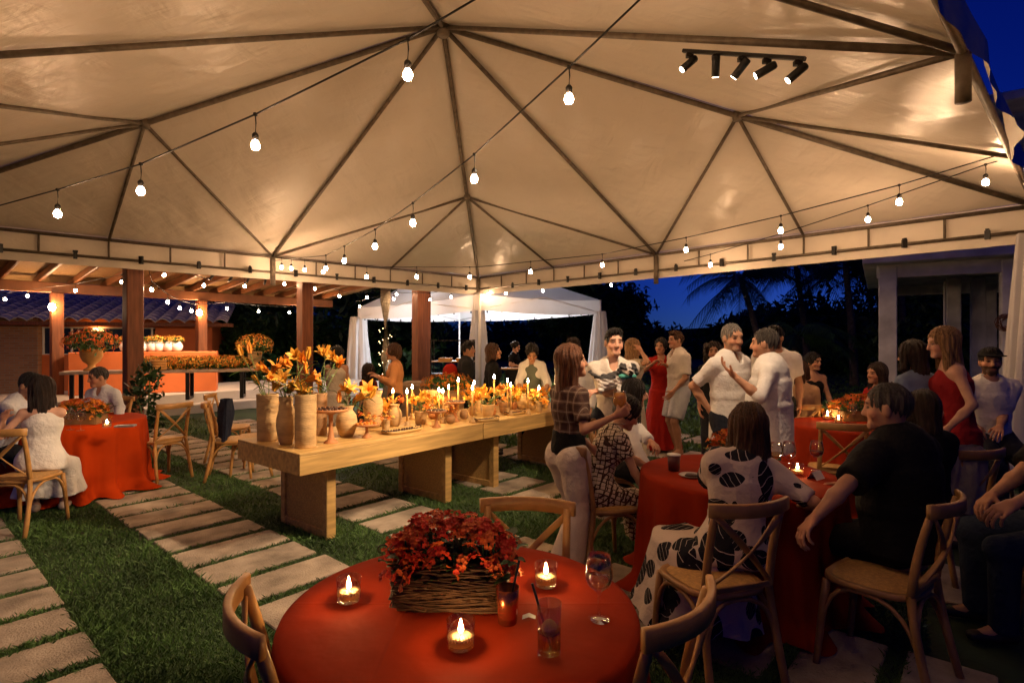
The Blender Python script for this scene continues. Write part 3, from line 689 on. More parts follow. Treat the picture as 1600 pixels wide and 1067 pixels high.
def surfnets(V, lo, h):
    I = V < 0; nx, ny, nz = V.shape
    c = np.zeros((nx - 1, ny - 1, nz - 1), np.int8)
    for i in (0, 1):
        for j in (0, 1):
            for k in (0, 1): c += I[i:nx - 1 + i, j:ny - 1 + j, k:nz - 1 + k]
    A = np.argwhere((c > 0) & (c < 8)); n = len(A)
    if n == 0: return np.zeros((0, 3)), np.zeros((0, 4), int)
    idx = np.full(c.shape, -1, np.int32); idx[A[:, 0], A[:, 1], A[:, 2]] = np.arange(n)
    S_ = np.zeros((n, 3)); C = np.zeros(n)
    co = [(i, j, k) for i in (0, 1) for j in (0, 1) for k in (0, 1)]
    val = {o: V[A[:, 0] + o[0], A[:, 1] + o[1], A[:, 2] + o[2]].astype(float) for o in co}
    for o in co:
        for ax in range(3):
            if o[ax]: continue
            q = list(o); q[ax] = 1; q = tuple(q); v0, v1 = val[o], val[q]; m = (v0 < 0) != (v1 < 0)
            t = np.where(m, v0 / np.where(m, v0 - v1, 1), 0); p = np.tile(np.array(o, float), (n, 1)); p[:, ax] = t
            S_[m] += p[m]; C[m] += 1
    P = lo + h * (A + S_ / C[:, None])
    Fs = []
    for ax in range(3):
        b, cc = [(1, 2), (2, 0), (0, 1)][ax]
        s0 = [slice(None)] * 3; s1 = [slice(None)] * 3; s0[ax] = slice(0, -1); s1[ax] = slice(1, None)
        E = I[tuple(s0)] != I[tuple(s1)]
        e = np.argwhere(E); e = e[(e[:, b] > 0) & (e[:, cc] > 0) & (e[:, b] < V.shape[b] - 1) & (e[:, cc] < V.shape[cc] - 1)]
        if not len(e): continue
        def at(db, dc):
            q = e.copy(); q[:, b] += db; q[:, cc] += dc; return idx[q[:, 0], q[:, 1], q[:, 2]]
        quad = np.stack([at(-1, -1), at(0, -1), at(0, 0), at(-1, 0)], 1)
        fl = ~I[e[:, 0], e[:, 1], e[:, 2]]; quad[fl] = quad[fl][:, ::-1]
        Fs.append(quad)
    Fc = np.concatenate(Fs); Fc = Fc[(Fc >= 0).all(1)]
    return P, Fc
def wrinkles(amp, fr=26, seed=0):
    r = np.random.default_rng(seed); K = r.normal(size=(6, 3)) * fr * np.array((1, 1, .32)); ph = r.random(6) * 6.28
    def f(P):
        a = np.zeros(len(P)); w_ = np.sin(P @ (K[0] * .3)) * 1.6
        for i in range(6): a += np.sin(P @ K[i] * (1 if i < 3 else .45) + ph[i] + w_) * (.7 if i < 3 else 1.3)
        return (-amp * .33 * a).astype(np.float32)
    return f
def ik(a, c, l1, l2, hint):
    d = c - a; D = np.linalg.norm(d); D2 = min(max(D, abs(l1 - l2) + .02), l1 + l2 - .003); d = d / (D + 1e-9); c = a + d * D2
    x = (l1 * l1 - l2 * l2 + D2 * D2) / (2 * D2); y = math.sqrt(max(l1 * l1 - x * x, 0)); hh = np.array(hint, float); hh = hh - d * (hh @ d); return a + d * x + nrm(hh) * y, c
SKINS = dict(fair=(.60, .34, .235), tan=(.48, .25, .15), olive=(.42, .215, .125), brown=(.26, .125, .07))
HAIRS = dict(black=(.012, .009, .008), dark=(.028, .014, .009), brown=(.085, .036, .016), auburn=(.16, .055, .02), blond=(.36, .20, .085), grey=(.20, .18, .16), salt=(.075, .064, .056), light=(.22, .11, .045))
def hairmat(k): return pm('hair_' + k, HAIRS[k], .45, .75, 26, 1.0, 60, stretch=(6, 6, .35), spec=.5, bdist=.02)
CL = {}
def cloth(name, col, **kw): return pm('cloth_' + name, col, kw.pop('rough', .85), kw.pop('var', .10), kw.pop('scale', 5), kw.pop('bump', .6), kw.pop('bscale', 22), spec=.2, bdist=.02, **kw)

def person(label, loc, yaw, h=1.7, sex='m', skin='tan', hair=('short', 'dark'), top=None, bottom=None, seat=None, lean=(0, 0), twist=0, head=(0, 0), headroll=0,
           L=None, R=None, elbL=None, elbR=None, feet=None, curl=(.5, .5), fat=1.0, vox=.018, hv=.008, beard=0, shoes=(.03, .02, .015), name='person', group='people at the party', extra=None, hands=True, palmL=None, palmR=None):
    s = h / 1.75; X, Y = loc[0], loc[1]; ya = RAD(yaw)
    root = thing(name, label, 'person', (X, Y, 0), ya, group)
    Rz = rot(ya)
    def loc_(wp): return Rz.T @ (np.array(wp, float) - np.array((X, Y, 0)))
    m = sex == 'm'
    P = np.array((0, 0, .90 * s)) if seat is None else np.array((0, 0, seat + .095 * s))
    up = nrm((math.sin(lean[1]), math.sin(lean[0]), math.cos(lean[0]) * math.cos(lean[1])))
    tw = RAD(twist); r0 = np.array((1, 0, 0.)); r1 = np.array((math.cos(tw), math.sin(tw), 0)); r1 = nrm(r1 - up * (r1 @ up)); f1 = np.cross(up, r1)
    f0 = np.array((0, 1, 0.))
    mid = P + nrm(up * .75 + np.array((0, 0, .25))) * .22 * s; N = mid + up * .34 * s
    sw = (.175 if m else .150) * s * (1 + (fat - 1) * .4)
    Sh = {1: N - up * .074 * s + r1 * sw, -1: N - up * .074 * s - r1 * sw}
    hy, hp = RAD(head[0]), RAD(head[1])
    hf = nrm(f1 * math.cos(hy) * math.cos(hp) - r1 * math.sin(hy) * math.cos(hp) + np.array((0, 0, 1)) * math.sin(hp))
    hu0 = nrm(up * .35 + np.array((0, 0, .65))); hu = nrm(hu0 - hf * (hu0 @ hf)); hr = np.cross(hf, hu)
    if headroll: a = RAD(headroll); hu, hr = hu * math.cos(a) + hr * math.sin(a), hr * math.cos(a) - hu * math.sin(a)
    hsz = (.97 + .03 * s) * (1.0 if m else .96) * min(1, .62 + .4 * s)
    J = N + up * .080 * s + f1 * .012 * s + hf * .008; HC = J + hu * .10 * hsz + hf * .012
    HA = np.array([hr, hf, hu])
    def hp_(x, y, z): return HC + (hr * x + hf * y + hu * z) * hsz
    # limbs
    Hip = {1: P + r0 * .09 * s, -1: P - r0 * .09 * s}; ft = {}
    kn, an = {}, {}
    for sg in (1, -1):
        if feet and sg in feet: fx, fy = feet[sg][:2]
        elif seat is None: fx, fy = sg * .10 * s, -.01 if sg > 0 else .03
        else: fx, fy = sg * .12 * s, .40 * s
        tgt = np.array((fx, fy, .075 * s))
        kn[sg], an[sg] = ik(Hip[sg], tgt, .43 * s, .42 * s, (sg * .15, 1, .05 if seat is None else .6))
    el, wr = {}, {}
    for sg, tg, eb in ((1, R, elbR), (-1, L, elbL)):
        if tg is None:
            t = Sh[sg] + np.array((sg * .05 * s, .05 * s, -.51 * s)) if seat is None else np.array((sg * .15 * s, .30 * s, P[2] + .10 * s))
        else: t = loc_(tg)
        hint = np.array((sg * .5, -1, -.4)) if eb is None else Rz.T @ np.array(eb, float)
        el[sg], wr[sg] = ik(Sh[sg], t, .285 * s, .255 * s, hint)
    # ---------------- body skin: one surface
    B = SDF(); k = .05 * s; w_ = fat
    B.cap(P + up * .01, mid, .135 * s * w_, .118 * s * w_, k, f1, 1.35); B.cap(mid, mid + up * .16 * s, .118 * s * w_, .14 * s * w_, k, f1, 1.35); B.cap(mid + up * .14 * s, mid + up * .27 * s, .135 * s, .11 * s, k, f1, 1.35)
    B.cap(Sh[-1], Sh[1], .052 * s, None, .05 * s); B.cap(N - up * .04 * s, J + hu * .01, .056 * s if m else .047 * s, .052 * s if m else .044 * s, .04 * s)
    for sg in (1, -1):
        B.cap(Sh[sg], el[sg], (.050 if m else .041) * s, (.038 if m else .033) * s, .03 * s); fm = el[sg] * .65 + wr[sg] * .35
        B.cap(el[sg], fm, (.037 if m else .032) * s, (.039 if m else .033) * s, .02 * s); B.cap(fm, wr[sg], (.039 if m else .033) * s, (.025 if m else .022) * s, .02 * s)
        B.cap(Hip[sg], kn[sg], .082 * s, .052 * s, .04 * s); ca = kn[sg] * .68 + an[sg] * .32 - f0 * .012 * s
        B.cap(kn[sg], ca, .050 * s, .054 * s, .02 * s); B.cap(ca, an[sg], .054 * s, .034 * s, .02 * s)
        B.cap(an[sg], an[sg] + np.array((sg * .02, .13, -.05)) * s, .036 * s, .026 * s, .02 * s); B.cap(an[sg] + np.array((0, -.02, -.03)) * s, an[sg] + np.array((0, .02, -.035)) * s, .036 * s, None, .02 * s)
    parts = [B.mesh(max(vox, .014))]
    # head
    Hd = SDF()
    Hd.ell(hp_(0, -.008, .005), np.array((.074, .097, .100)) * hsz, HA, .01); Hd.ell(hp_(0, .028, -.058), np.array((.059, .066, .072)) * hsz, HA, .03); Hd.cap(hp_(-.018, .078, -.108), hp_(.018, .078, -.108), .021 * hsz, None, .025)
    Hd.cap(hp_(-.036, .074, .018), hp_(.036, .074, .018), .015 * hsz, None, .016)
    for sg in (1, -1):
        Hd.ell(hp_(sg * .032, .092, -.008), np.array((.017, .014, .012)) * hsz, HA, .012, True); Hd.ell(hp_(sg * .031, .076, -.010), np.array((.013, .013, .011)) * hsz, HA, .004)
        Hd.ell(hp_(sg * .045, .058, -.048), np.array((.020, .022, .022)) * hsz, HA, .02); Hd.ell(hp_(sg * .078, -.008, -.028), np.array((.010, .021, .033)) * hsz, HA, .008)
    Hd.cap(hp_(0, .086, .006), hp_(0, .109, -.042), .009 * hsz, .0135 * hsz, .012); Hd.cap(hp_(-.012, .096, -.046), hp_(.012, .096, -.046), .009 * hsz, None, .008)
    Hd.cap(hp_(-.019, .083, -.076), hp_(.019, .083, -.076), .0085 * hsz, None, .006); Hd.cap(hp_(-.015, .084, -.089), hp_(.015, .084, -.089), .009 * hsz, None, .006)
    Hd.cap(J - hu * .03 * s, J + hu * .05, .054 * s if m else .045 * s, None, .03)
    hm = Hd.mesh(hv)
    sk = np.array(SKINS[skin]); hc = np.array(HAIRS[hair[1]]) if hair else sk
    q = ((hm[0] - HC) @ HA.T) / hsz
    col = np.tile(sk, (len(q), 1)); ax_ = np.abs(q[:, 0])
    def mix(mask, c, a): col[mask] = col[mask] * (1 - a) + np.array(c) * a
    fr = q[:, 1] > .04
    mix(fr & (((ax_ - .045) / .03) ** 2 + ((q[:, 2] + .05) / .03) ** 2 < 1), sk * np.array((1.12, .82, .78)), .5)
    if beard: mix(fr & (q[:, 2] < -.062 + .0 * ax_) | ((q[:, 1] > .0) & (q[:, 2] < -.055) & (ax_ > .035)), hc, beard); mix(fr & (q[:, 2] < -.058) & (q[:, 2] > -.070) & (ax_ < .03), hc, beard)
    mix(fr & (ax_ < .024) & (q[:, 2] < -.070) & (q[:, 2] > -.097) & (q[:, 1] > .075), sk * np.array((.8, .5, .46)), .5)
    mix(fr & (ax_ > .013) & (ax_ < .052) & (q[:, 2] > .010) & (q[:, 2] < .021), hc * .8, .8)
    mix(fr & (((ax_ - .032) / .016) ** 2 + ((q[:, 2] + .009) / .0085) ** 2 < 1), (.05, .03, .025), .85)
    cols = [np.tile(sk, (len(parts[0][0]), 1)), col]; parts.append(hm)
    if hands:
        for sg, cu, pn in ((1, curl[0], palmR), (-1, curl[1], palmL)):
            d = nrm(wr[sg] - el[sg]); 
            if pn is None: n0 = np.array((-sg, 0, 0.)) if d[2] < -.6 else np.array((0, 0, -1.)) + 0.3 * np.array((-sg, 0, 0))
            else: n0 = Rz.T @ np.array(pn, float)
            n0 = nrm(n0 - d * (n0 @ d)); sd_ = np.cross(d, n0); thumb = np.cross(n0, d) * -sg * -1
            # thumb side: for the right hand (sg=1), palm normal n0, fingers d -> thumb at cross(d, n0) mirrored on the left
            th = np.cross(d, n0) * sg; H = SDF(); z = s
            w0 = wr[sg]; H.cap(w0 - d * .02 * z, w0 + d * .02 * z, .024 * z, .026 * z, .02)
            for i in range(4):
                o_ = (1.5 - i) * .0205 * z; kb = w0 + d * (.088 - (.006 if i in (0, 3) else 0) - (.006 if i == 3 else 0)) * z + th * o_
                H.cap(w0 + d * .012 * z + th * o_ * .5, kb, .0135 * z, .0115 * z, .014)
                ln = [.041, .046, .043, .034][i] * z; p = kb; ang = cu * .5; sp = nrm(d + th * (1.5 - i) * .06)
                for j_, lf in enumerate((1, .72, .6)):
                    ang_ = ang + cu * (.75 * j_); dd = sp * math.cos(ang_) + n0 * math.sin(ang_); p2 = p + dd * ln * lf
                    H.cap(p, p2, .0092 * z - .0006 * j_, .0086 * z - .0006 * j_, .003); p = p2
            t0 = w0 + d * .022 * z + th * .022 * z; t1_ = t0 + nrm(d * .62 + th * .72 + n0 * .30 * (1 + cu)) * .042 * z; t2_ = t1_ + nrm(d * .85 + th * .25 + n0 * (.3 + .6 * cu)) * .034 * z
            H.cap(t0, t1_, .014 * z, .0105 * z, .012); H.cap(t1_, t2_, .0105 * z, .0085 * z, .004)
            hmsh = H.mesh(max(.0055, hv * .85)); parts.append(hmsh); cols.append(np.tile(sk * np.array((1.03, .95, .93)), (len(hmsh[0]), 1)))
    off = 0; VV, FF = [], []
    for (v, f) in parts: VV.append(v); FF.append(f + off); off += len(v)
    me = mesh_from(np.concatenate(VV), np.concatenate(FF), 'body', True)
    ca_ = me.color_attributes.new('col', 'FLOAT_COLOR', 'POINT'); cc = np.ones((off, 4), np.float32); cc[:, :3] = np.concatenate(cols); ca_.data.foreach_set('color', cc.ravel())
    body = link('body', me, M_skin, root)
    # ---------------- hair
    if hair and hair[0] != 'bald':
        st, hk = hair[0], hair[1]; Hh = SDF(); ln = hair[2] if len(hair) > 2 else .3
        thin = st in ('crop', 'short', 'balding'); Hh.ell(hp_(0, -.014, .012) if thin else hp_(0, -.016, .016), (np.array((.0800, .1020, .1020)) if st == 'crop' else np.array((.081, .1015, .1015)) if thin else np.array((.086, .104, .103))) * hsz, HA, .01)
        if st == 'short':
            Hh.ell(hp_(0, .035, .085), np.array((.062, .06, .035)) * hsz, HA, .02)
        if st in ('long', 'bob', 'curly', 'tied'):
            Hh.ell(hp_(0, -.022, .012), np.array((.094, .108, .110)) * hsz, HA, .02)
        if st in ('long', 'bob', 'curly'):
            dn = nrm(np.array((0, 0, -1.)) * .8 - hu * .2); bk = hp_(0, -.055, -.02); e1 = bk + dn * ln - hf * .02
            if st == 'curly': 
                for i_ in range(26): 
                    rq = random.Random(i_ * 7 + int(h * 1000)); a = rq.uniform(-2.5, 2.5); zz = rq.uniform(-ln, .08)
                    Hh.ell(hp_(math.sin(a) * .10, -math.cos(a) * .095, zz * 1.0), np.array((.035, .035, .035)), HA, .02)
            Hh.cap(bk, e1, .088 * hsz, .075 * hsz + .05 * ln, .03, hf, 1.5)
            for sg in (1, -1):
                if st == 'bob': Hh.cap(hp_(sg * .068, .012, .02), hp_(sg * .080, .022, .0) + dn * ln * .9, .03, .036, .03)
                else: Hh.cap(hp_(sg * .070, -.005, .02), hp_(sg * .085, -.005, -.02) + dn * ln * .75, .032, .036, .03)
        if st == 'tied':
            Hh.ell(hp_(0, -.115, .02), np.array((.045, .05, .045)) * hsz, HA, .012); Hh.half(hp_(0, 0, -.075), -hu)
        if st in ('short', 'balding', 'crop'):
            Hh.half(hp_(0, .0, -.062), nrm(-hu * .9 + hf * .55), .02); Hh.ell(hp_(0, .10, -.09), np.array((.11, .115, .095)) * hsz, HA, .012, True)
        # keep the face free
        Hh.ell(hp_(0, .100, -.045), np.array((.070, .075, .105)) * hsz, HA, .012, True)
        if st == 'balding': Hh.ell(hp_(0, .06, .10), np.array((.06, .10, .06)) * hsz, HA, .02, True)
        K = np.random.default_rng(int(h * 1000) + len(label)).normal(size=3)
        def hd_disp(Pq):
            q_ = ((Pq - HC) @ HA.T); an_ = np.arctan2(q_[:, 0], -q_[:, 1] + .001); wv = (.9 if st in ('long', 'curly') else .4) * np.sin(q_[:, 2] * 22 + K[0] * 3 + an_ * 2)
            return (.0045 * np.sin(an_ * 22 + wv * 2) + .0025 * np.sin(an_ * 11 + q_[:, 2] * 14 + K[1] * 5 + wv)).astype(np.float32) * (1.6 if st == 'curly' else 1)
        v, f = Hh.mesh(max(.0075, hv), hd_disp)
        if len(v): link('hair', mesh_from(v, f, 'hair', True), hairmat(hk), root)
    # ---------------- clothes
    seedc = int(abs(X * 97 + Y * 31)) % 1000
    def sleeves(T, frac, lo_, kk=.03):
        for sg in (1, -1):
            if frac <= 0: continue
            fa = min(frac, 1); e = Sh[sg] + (el[sg] - Sh[sg]) * fa
            st_ = Sh[sg] - r1 * sg * .01
            if frac <= 1: T.cone(st_, e, (.058 if m else .05) * s * lo_, (.060 if m else .05) * s * lo_, kk); T.cap(Sh[sg], Sh[sg] + (e - Sh[sg]) * .3, (.060 if m else .052) * s * lo_, None, kk)
            else:
                T.cap(st_, el[sg], (.060 if m else .052) * s * lo_, .050 * s * lo_, kk); T.cone(el[sg], el[sg] + (wr[sg] - el[sg]) * (frac - 1), .052 * s * lo_, .043 * s * lo_, .02)
    for g in (top or []):
        T = SDF(); lo_ = g.get('loose', 1.1); kk = .04 * s; hem = g.get('hem', .14); kind = g.get('kind', 'top')
        hw = g.get('hipw', 1.0); a0 = N - up * .055 * s
        strap = g.get('strap', False)
        chest = mid + up * .19 * s
        wch, wwa, whi = (.168 if m else .145) * s * lo_ * (1 + (w_ - 1) * .5), (.150 if m else .118) * s * lo_ * w_, (.158 if m else .15) * s * lo_ * w_ * hw
        T.cap(chest + up * (.04 if not strap else -.02) * s, chest - up * .04 * s, wch * .94, wch, kk, f1, 1.32)
        T.cone(chest, mid - up * .02 * s, wch, wwa * 1.02, kk, f1, 1.32)
        if w_ > 1.08 and m: T.ell(mid + f1 * .05 * s, np.array((.15, .13, .16)) * s * w_, np.array([r1, f1, up]), .06)
        if not m and not g.get('flatchest'):
            for sg in (1, -1): T.ell(chest - up * .03 * s + r1 * sg * .065 * s + f1 * .085 * s, np.array((.06, .055, .06)) * s * lo_, np.array([r1, f1, up]), .04)
        dn = -nrm(up * (.55 if seat is None else .3) + np.array((0, 0, .6)))
        if kind == 'dress' and seat is None:
            hz = g.get('hz', .1); wst = P + up * .16 * s
            T.cone(mid, P + np.array((0, 0, -.04)), wwa, whi, kk, f1, 1.25)
            T.cone(P + np.array((0, 0, .04 * s)), np.array((P[0], P[1] + .02, hz)), whi, g.get('flare', .26) * s, kk, f0, 1.12, folds=g.get('folds', 7), famp=.07, ph=seedc)
        elif kind == 'dress':
            T.cone(mid, P + dn * .06, wwa, whi, kk, f1, 1.2)
            for sg in (1, -1):
                T.cap(Hip[sg], kn[sg] + nrm(kn[sg] - Hip[sg]) * .02, .115 * s, .095 * s, .09)
                T.cone(kn[sg] + np.array((0, .0, .03)), kn[sg] * .25 + an[sg] * .75 + np.array((sg * .02, .03, 0)) - np.array((0, 0, .0)), .10 * s, g.get('flare', .15) * s, .10, folds=6, famp=.1, ph=seedc)
        else:
            hemp = P - up * 0 + dn * hem * s if seat is None else P + np.array((0, 0, -.03)) * s
            T.cone(mid, hemp, wwa * 1.0, whi, kk, f1, 1.25, folds=g.get('folds', 5), famp=.025, ph=seedc)
        if strap:
            for sg in (1, -1):
                T.cap(chest + r1 * sg * .07 * s + f1 * .05 * s, Sh[sg] * .55 + N * .45 + up * .02 * s, .018, .016, .02); T.cap(chest + r1 * sg * .07 * s - f1 * .07 * s, Sh[sg] * .55 + N * .45 + up * .02 * s, .018, .016, .02)
        else:
            T.cap(Sh[-1], Sh[1], (.058 if m else .050) * s * lo_, None, kk); T.cap(N - up * .065 * s, N - up * .012 * s, .080 * s, .056 * s, .04 * s)
            sleeves(T, g.get('sleeve', .6), lo_ * g.get('sl', 1.05), kk)
            if g.get('collar'):
                T.cone(N + up * .0 * s, N + up * .048 * s + f1 * .012, .068 * s, .062 * s, .010); T.ell(N + f1 * .085 * s - up * .02 * s, np.array((.035, .06, .07)) * s, np.array([r1, f1, up]), .012, True)
            else: T.ell(N + f1 * .06 * s + up * .02 * s, np.array((.055, .06, .045 + g.get('vneck', 0))) * s, np.array([r1, f1, up]), .01, True)
        v, f = T.mesh(vox * .92, wrinkles(g.get('wr', .0075), g.get('wf', 17), seedc))
        go = link(g.get('name', 'shirt'), mesh_from(v, f, 'garment', True), g['mat'], root)
        if g.get('label'): go['label'] = g['label']
        if g.get('band'):      # broad knitted waistband
            Bn = SDF(); Bn.cone(mid - up * .01 * s, P + up * .03 * s, wwa * 1.10, whi * 1.02, .03, f1, 1.25); v, f = Bn.mesh(vox * .92, wrinkles(.002, 40, 3)); link('waistband', mesh_from(v, f, 'waistband', True), g['band'], root)
            for sg in (1, -1):
                Bn = SDF(); e = Sh[sg] + (el[sg] - Sh[sg]) * g.get('sleeve', .6); d_ = nrm(el[sg] - Sh[sg]); Bn.cone(e - d_ * .09, e + d_ * .005, .054 * s * lo_, .052 * s * lo_, .02)
                v, f = Bn.mesh(vox * .92); link('cuff', mesh_from(v, f, 'cuff', True), g['band'], root)
    for g in (bottom or []):
        T = SDF(); lo_ = g.get('loose', 1.15); kind = g.get('kind', 'trousers')
        T.cone(P + up * .085 * s, P - np.array((0, 0, .05)), (.136 if not m else .142) * s * (1 + (w_ - 1) * .8), .160 * s * (1 + (w_ - 1) * .6), .03, f0, 1.25)
        for sg in (1, -1):
            T.cap(Hip[sg], Hip[sg] * .5 + kn[sg] * .5, .092 * s * lo_, .08 * s * lo_, .03)
            if seat is None and not m: T.ell(Hip[sg] - f0 * .05 * s + np.array((0, 0, -.02)), np.array((.085, .085, .10)) * s, np.eye(3), .03)
            if kind == 'shorts': T.cone(Hip[sg], kn[sg] * .88 + Hip[sg] * .12, .095 * s * lo_, .085 * s * lo_, .02)
            else:
                T.cap(Hip[sg], kn[sg], .088 * s * lo_, .066 * s * lo_, .03); T.cone(kn[sg] + (Hip[sg] - kn[sg]) * .06, an[sg] + np.array((0, 0, -.02 * s)), .068 * s * lo_, g.get('cuff', .06) * s * lo_, .02)
        v, f = T.mesh(vox * .95, wrinkles(g.get('wr', .010), 14, seedc + 5)); link(kind, mesh_from(v, f, kind, True), g['mat'], root)
    if shoes:
        for sg in (1, -1):
            T = SDF(); a0 = an[sg]; T.cap(a0 + np.array((0, -.035, -.04)) * s, a0 + np.array((sg * .02, .14, -.045)) * s, .04 * s, .034 * s, .02, (0, 0, 1), 1.2); T.cap(a0 + np.array((0, -.03, -.02)) * s, a0 + np.array((0, .02, -.02)) * s, .042 * s, None, .02); T.half(a0 - np.array((0, 0, .073 * s)), (0, 0, -1), .004)
            v, f = T.mesh(.014); link('shoe', mesh_from(v, f, 'shoe', True), pm('shoe_%d' % int(shoes[0] * 1000), shoes, .5), root)
    info = dict(root=root, HC=HC, HA=HA, hs=hsz, wr=wr, el=el, N=N, Sh=Sh, f1=f1, r1=r1, up=up, P=P, mid=mid, s=s, toW=lambda p: Rz @ np.array(p) + np.array((X, Y, 0)), kn=kn)
    return info
# ================================================================== FURNITURE AND TABLEWARE
# ---- cross-back chair, origin under the seat centre, facing +Y
def make_chair(mat, label, loc, yaw, group):
    t = thing('cross_back_chair', label, 'chair', (loc[0], loc[1], 0), RAD(yaw), group)
    n = 20; a = np.linspace(0, 2 * math.pi, n, endpoint=False)
    def ring(sc_, z): return [((.215 + .02 * math.sin(q)) * sc_ * np.sign(math.cos(q)) * abs(math.cos(q)) ** .6, .205 * sc_ * np.sign(math.sin(q)) * abs(math.sin(q)) ** .6, z) for q in a]
    q = MB().grid(np.array([ring(.05, .425), ring(.96, .425), ring(1, .435), ring(1, .45), ring(.96, .458), ring(.9, .452), ring(.05, .445)]), True); q.build('seat', mat, t, True)
    q = MB().grid(np.array([ring(.86, .4535), ring(.6, .4615), ring(.02, .4635)]), True); q.build('cushion', M_seat, t, True)
    for sg in (1, -1):
        MB().tube(bez((sg * .185, .165, .43), (sg * .195, .19, .2), (sg * .205, .205, 0), 6), [.019, .019, .018, .017, .016, .015], 8).build('leg', mat, t, True)
        pts = bez((sg * .20, -.275, 0), (sg * .19, -.20, .28), (sg * .175, -.185, .46), 6) + bez((sg * .175, -.186, .47), (sg * .172, -.20, .65), (sg * .178, -.265, .865), 6)
        MB().tube(pts, [.017] + [.019] * 8 + [.018, .017, .016], 8).build('back_leg', mat, t, True)
        # bentwood arches
        MB().tube(bez((sg * .192, .185, .22), (sg * .195, .15, .43), (sg * .19, .02, .418), 6) + bez((sg * .19, -.0, .418), (sg * .19, -.16, .43), (sg * .187, -.215, .22), 6), .011, 6).build('arch_brace', mat, t, True)
    MB().tube(bez((-.185, .19, .22), (-.17, .19, .43), (-.02, .18, .418), 6) + bez((.0, .18, .418), (.17, .19, .43), (.185, .19, .22), 6), .011, 6).build('arch_brace', mat, t, True)
    MB().tube(bez((-.185, -.215, .22), (-.17, -.20, .43), (-.02, -.19, .418), 6) + bez((.0, -.19, .418), (.17, -.20, .43), (.185, -.215, .22), 6), .011, 6).build('arch_brace', mat, t, True)
    MB().sweep([(x, -.262 - .06 * (1 - (x / .205) ** 2), .865) for x in np.linspace(-.21, .21, 13)], .024, .062).build('top_rail', mat, t, True)
    for sg in (1, -1):
        MB().sweep(bez((sg * .172, -.268, .835), (0, -.30 - .012 * sg, .66), (-sg * .168, -.187, .49), 9), .010, .03, up=(sg * .8, 0, .6)).build('cross_slat', mat, t, True)
    MB().sweep([(x, -.195, .475) for x in np.linspace(-.17, .17, 5)], .014, .028).build('lower_rail', mat, t)
    return t
chairs = [
    (-.48, 1.64, -60, 'cross-back chair at the left of the nearest red table, cut by the frame bottom', 0),
    (.03, 2.20, 172, 'cross-back chair on the far side of the nearest red table', 0),
    (.265, 1.69, 49, 'cross-back chair right of the nearest red table, half below the frame', 0),
    (.98, 2.72, 17, 'cross-back chair under the woman in the leaf print dress', 1),
    (1.80, 2.72, 38, 'cross-back chair under the broad man in black', 1),
    (XD(40, 4.75), 4.75, 4, 'cross-back chair under the woman in white at the left edge', 0),
    (XD(248, 6.45), 6.5, 62, 'empty cross-back chair right of the orange tablecloth', 0),
    (XD(364, 6.55), 6.55, -68, 'empty cross-back chair with a dark jacket on its back', 0),
    (XD(362, 7.5), 7.5, -80, 'farther empty cross-back chair behind the one with the jacket', 0),
    (XD(398, 6.75), 6.75, 95, 'cross-back chair half hidden behind the tall clay vases', 0),
    (XD(1312, 5.0), 5.05, -18, 'empty cross-back chair with its back to us at the rear red table', 0),
    (XD(1478, 3.85), 3.9, 12, 'cross-back chair with a pale cloth behind the man in black', 1),
    (XD(1700, 2.8), 2.8, 66, 'cross-back chair under the man at the right edge', 1),
    (XD(945, 3.95), 3.95, -70, 'cross-back chair under the woman in the woven print dress', 1),
    (XD(1250, 6.55), 6.5, -30, 'cross-back chair under the woman in the beige top', 1),
    (XD(1376, 6.4), 6.4, 95, 'cross-back chair under the girl in profile at the rear table', 1),
    (XD(160, 6.85), 6.85, 178, 'cross-back chair under the grey-haired man behind the orange table', 0),
    (XD(975, 4.85), 4.85, -110, 'cross-back chair under the long-haired woman reaching for a cup', 1),
    (XD(20, 5.7), 5.7, -95, 'cross-back chair under the man hugging at the left edge', 0)]
pc = None
for i, (x, y, yw, lab, dk) in enumerate(chairs):
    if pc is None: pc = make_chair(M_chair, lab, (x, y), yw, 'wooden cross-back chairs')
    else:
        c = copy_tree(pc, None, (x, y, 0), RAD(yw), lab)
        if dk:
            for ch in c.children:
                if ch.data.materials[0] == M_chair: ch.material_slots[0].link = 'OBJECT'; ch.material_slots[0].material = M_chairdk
# jacket and cloth on chairs
def hanging(label, cat, x, y, yaw, w_, z0, z1, mat, name, seed):
    r = random.Random(seed); rows = []
    for i in range(15):
        s = i / 14; row = []
        for j in range(33):
            a = 2 * math.pi * j / 32
            d = .05 + .02 * math.sin(math.pi * min(s * 1.2, 1)); ww = w_ * (1.1 - .08 * math.sin(s * 7 + seed)) * (1 if s > .06 else .85)
            row.append((math.cos(a) * ww * .5 + .012 * math.sin(s * 9 + a * 3), math.sin(a) * d * (1 + .35 * math.sin(7 * a + s * 3 + seed)) - .02 * s, z1 - (z1 - z0) * s * (1 + .06 * math.sin(a * 2 + seed))))
        rows.append(row)
    o = MB().grid(np.array(rows), True).build(name, mat, None, True, (x, y, 0), RAD(yaw)); return tag(o, label, cat)
hanging('dark blue jacket hung over an empty wooden chair', 'jacket', XD(353, 6.45), 6.46, -62, .26, .48, .93, cloth('navy', (.018, .022, .04)), 'jacket', 2)
hanging('pale striped cloth hung over a chair behind the man in black', 'cloth', XD(1488, 3.72), 3.66, 12, .34, .50, .91, cloth('palestripe', (.42, .36, .28)), 'hung_cloth', 4)

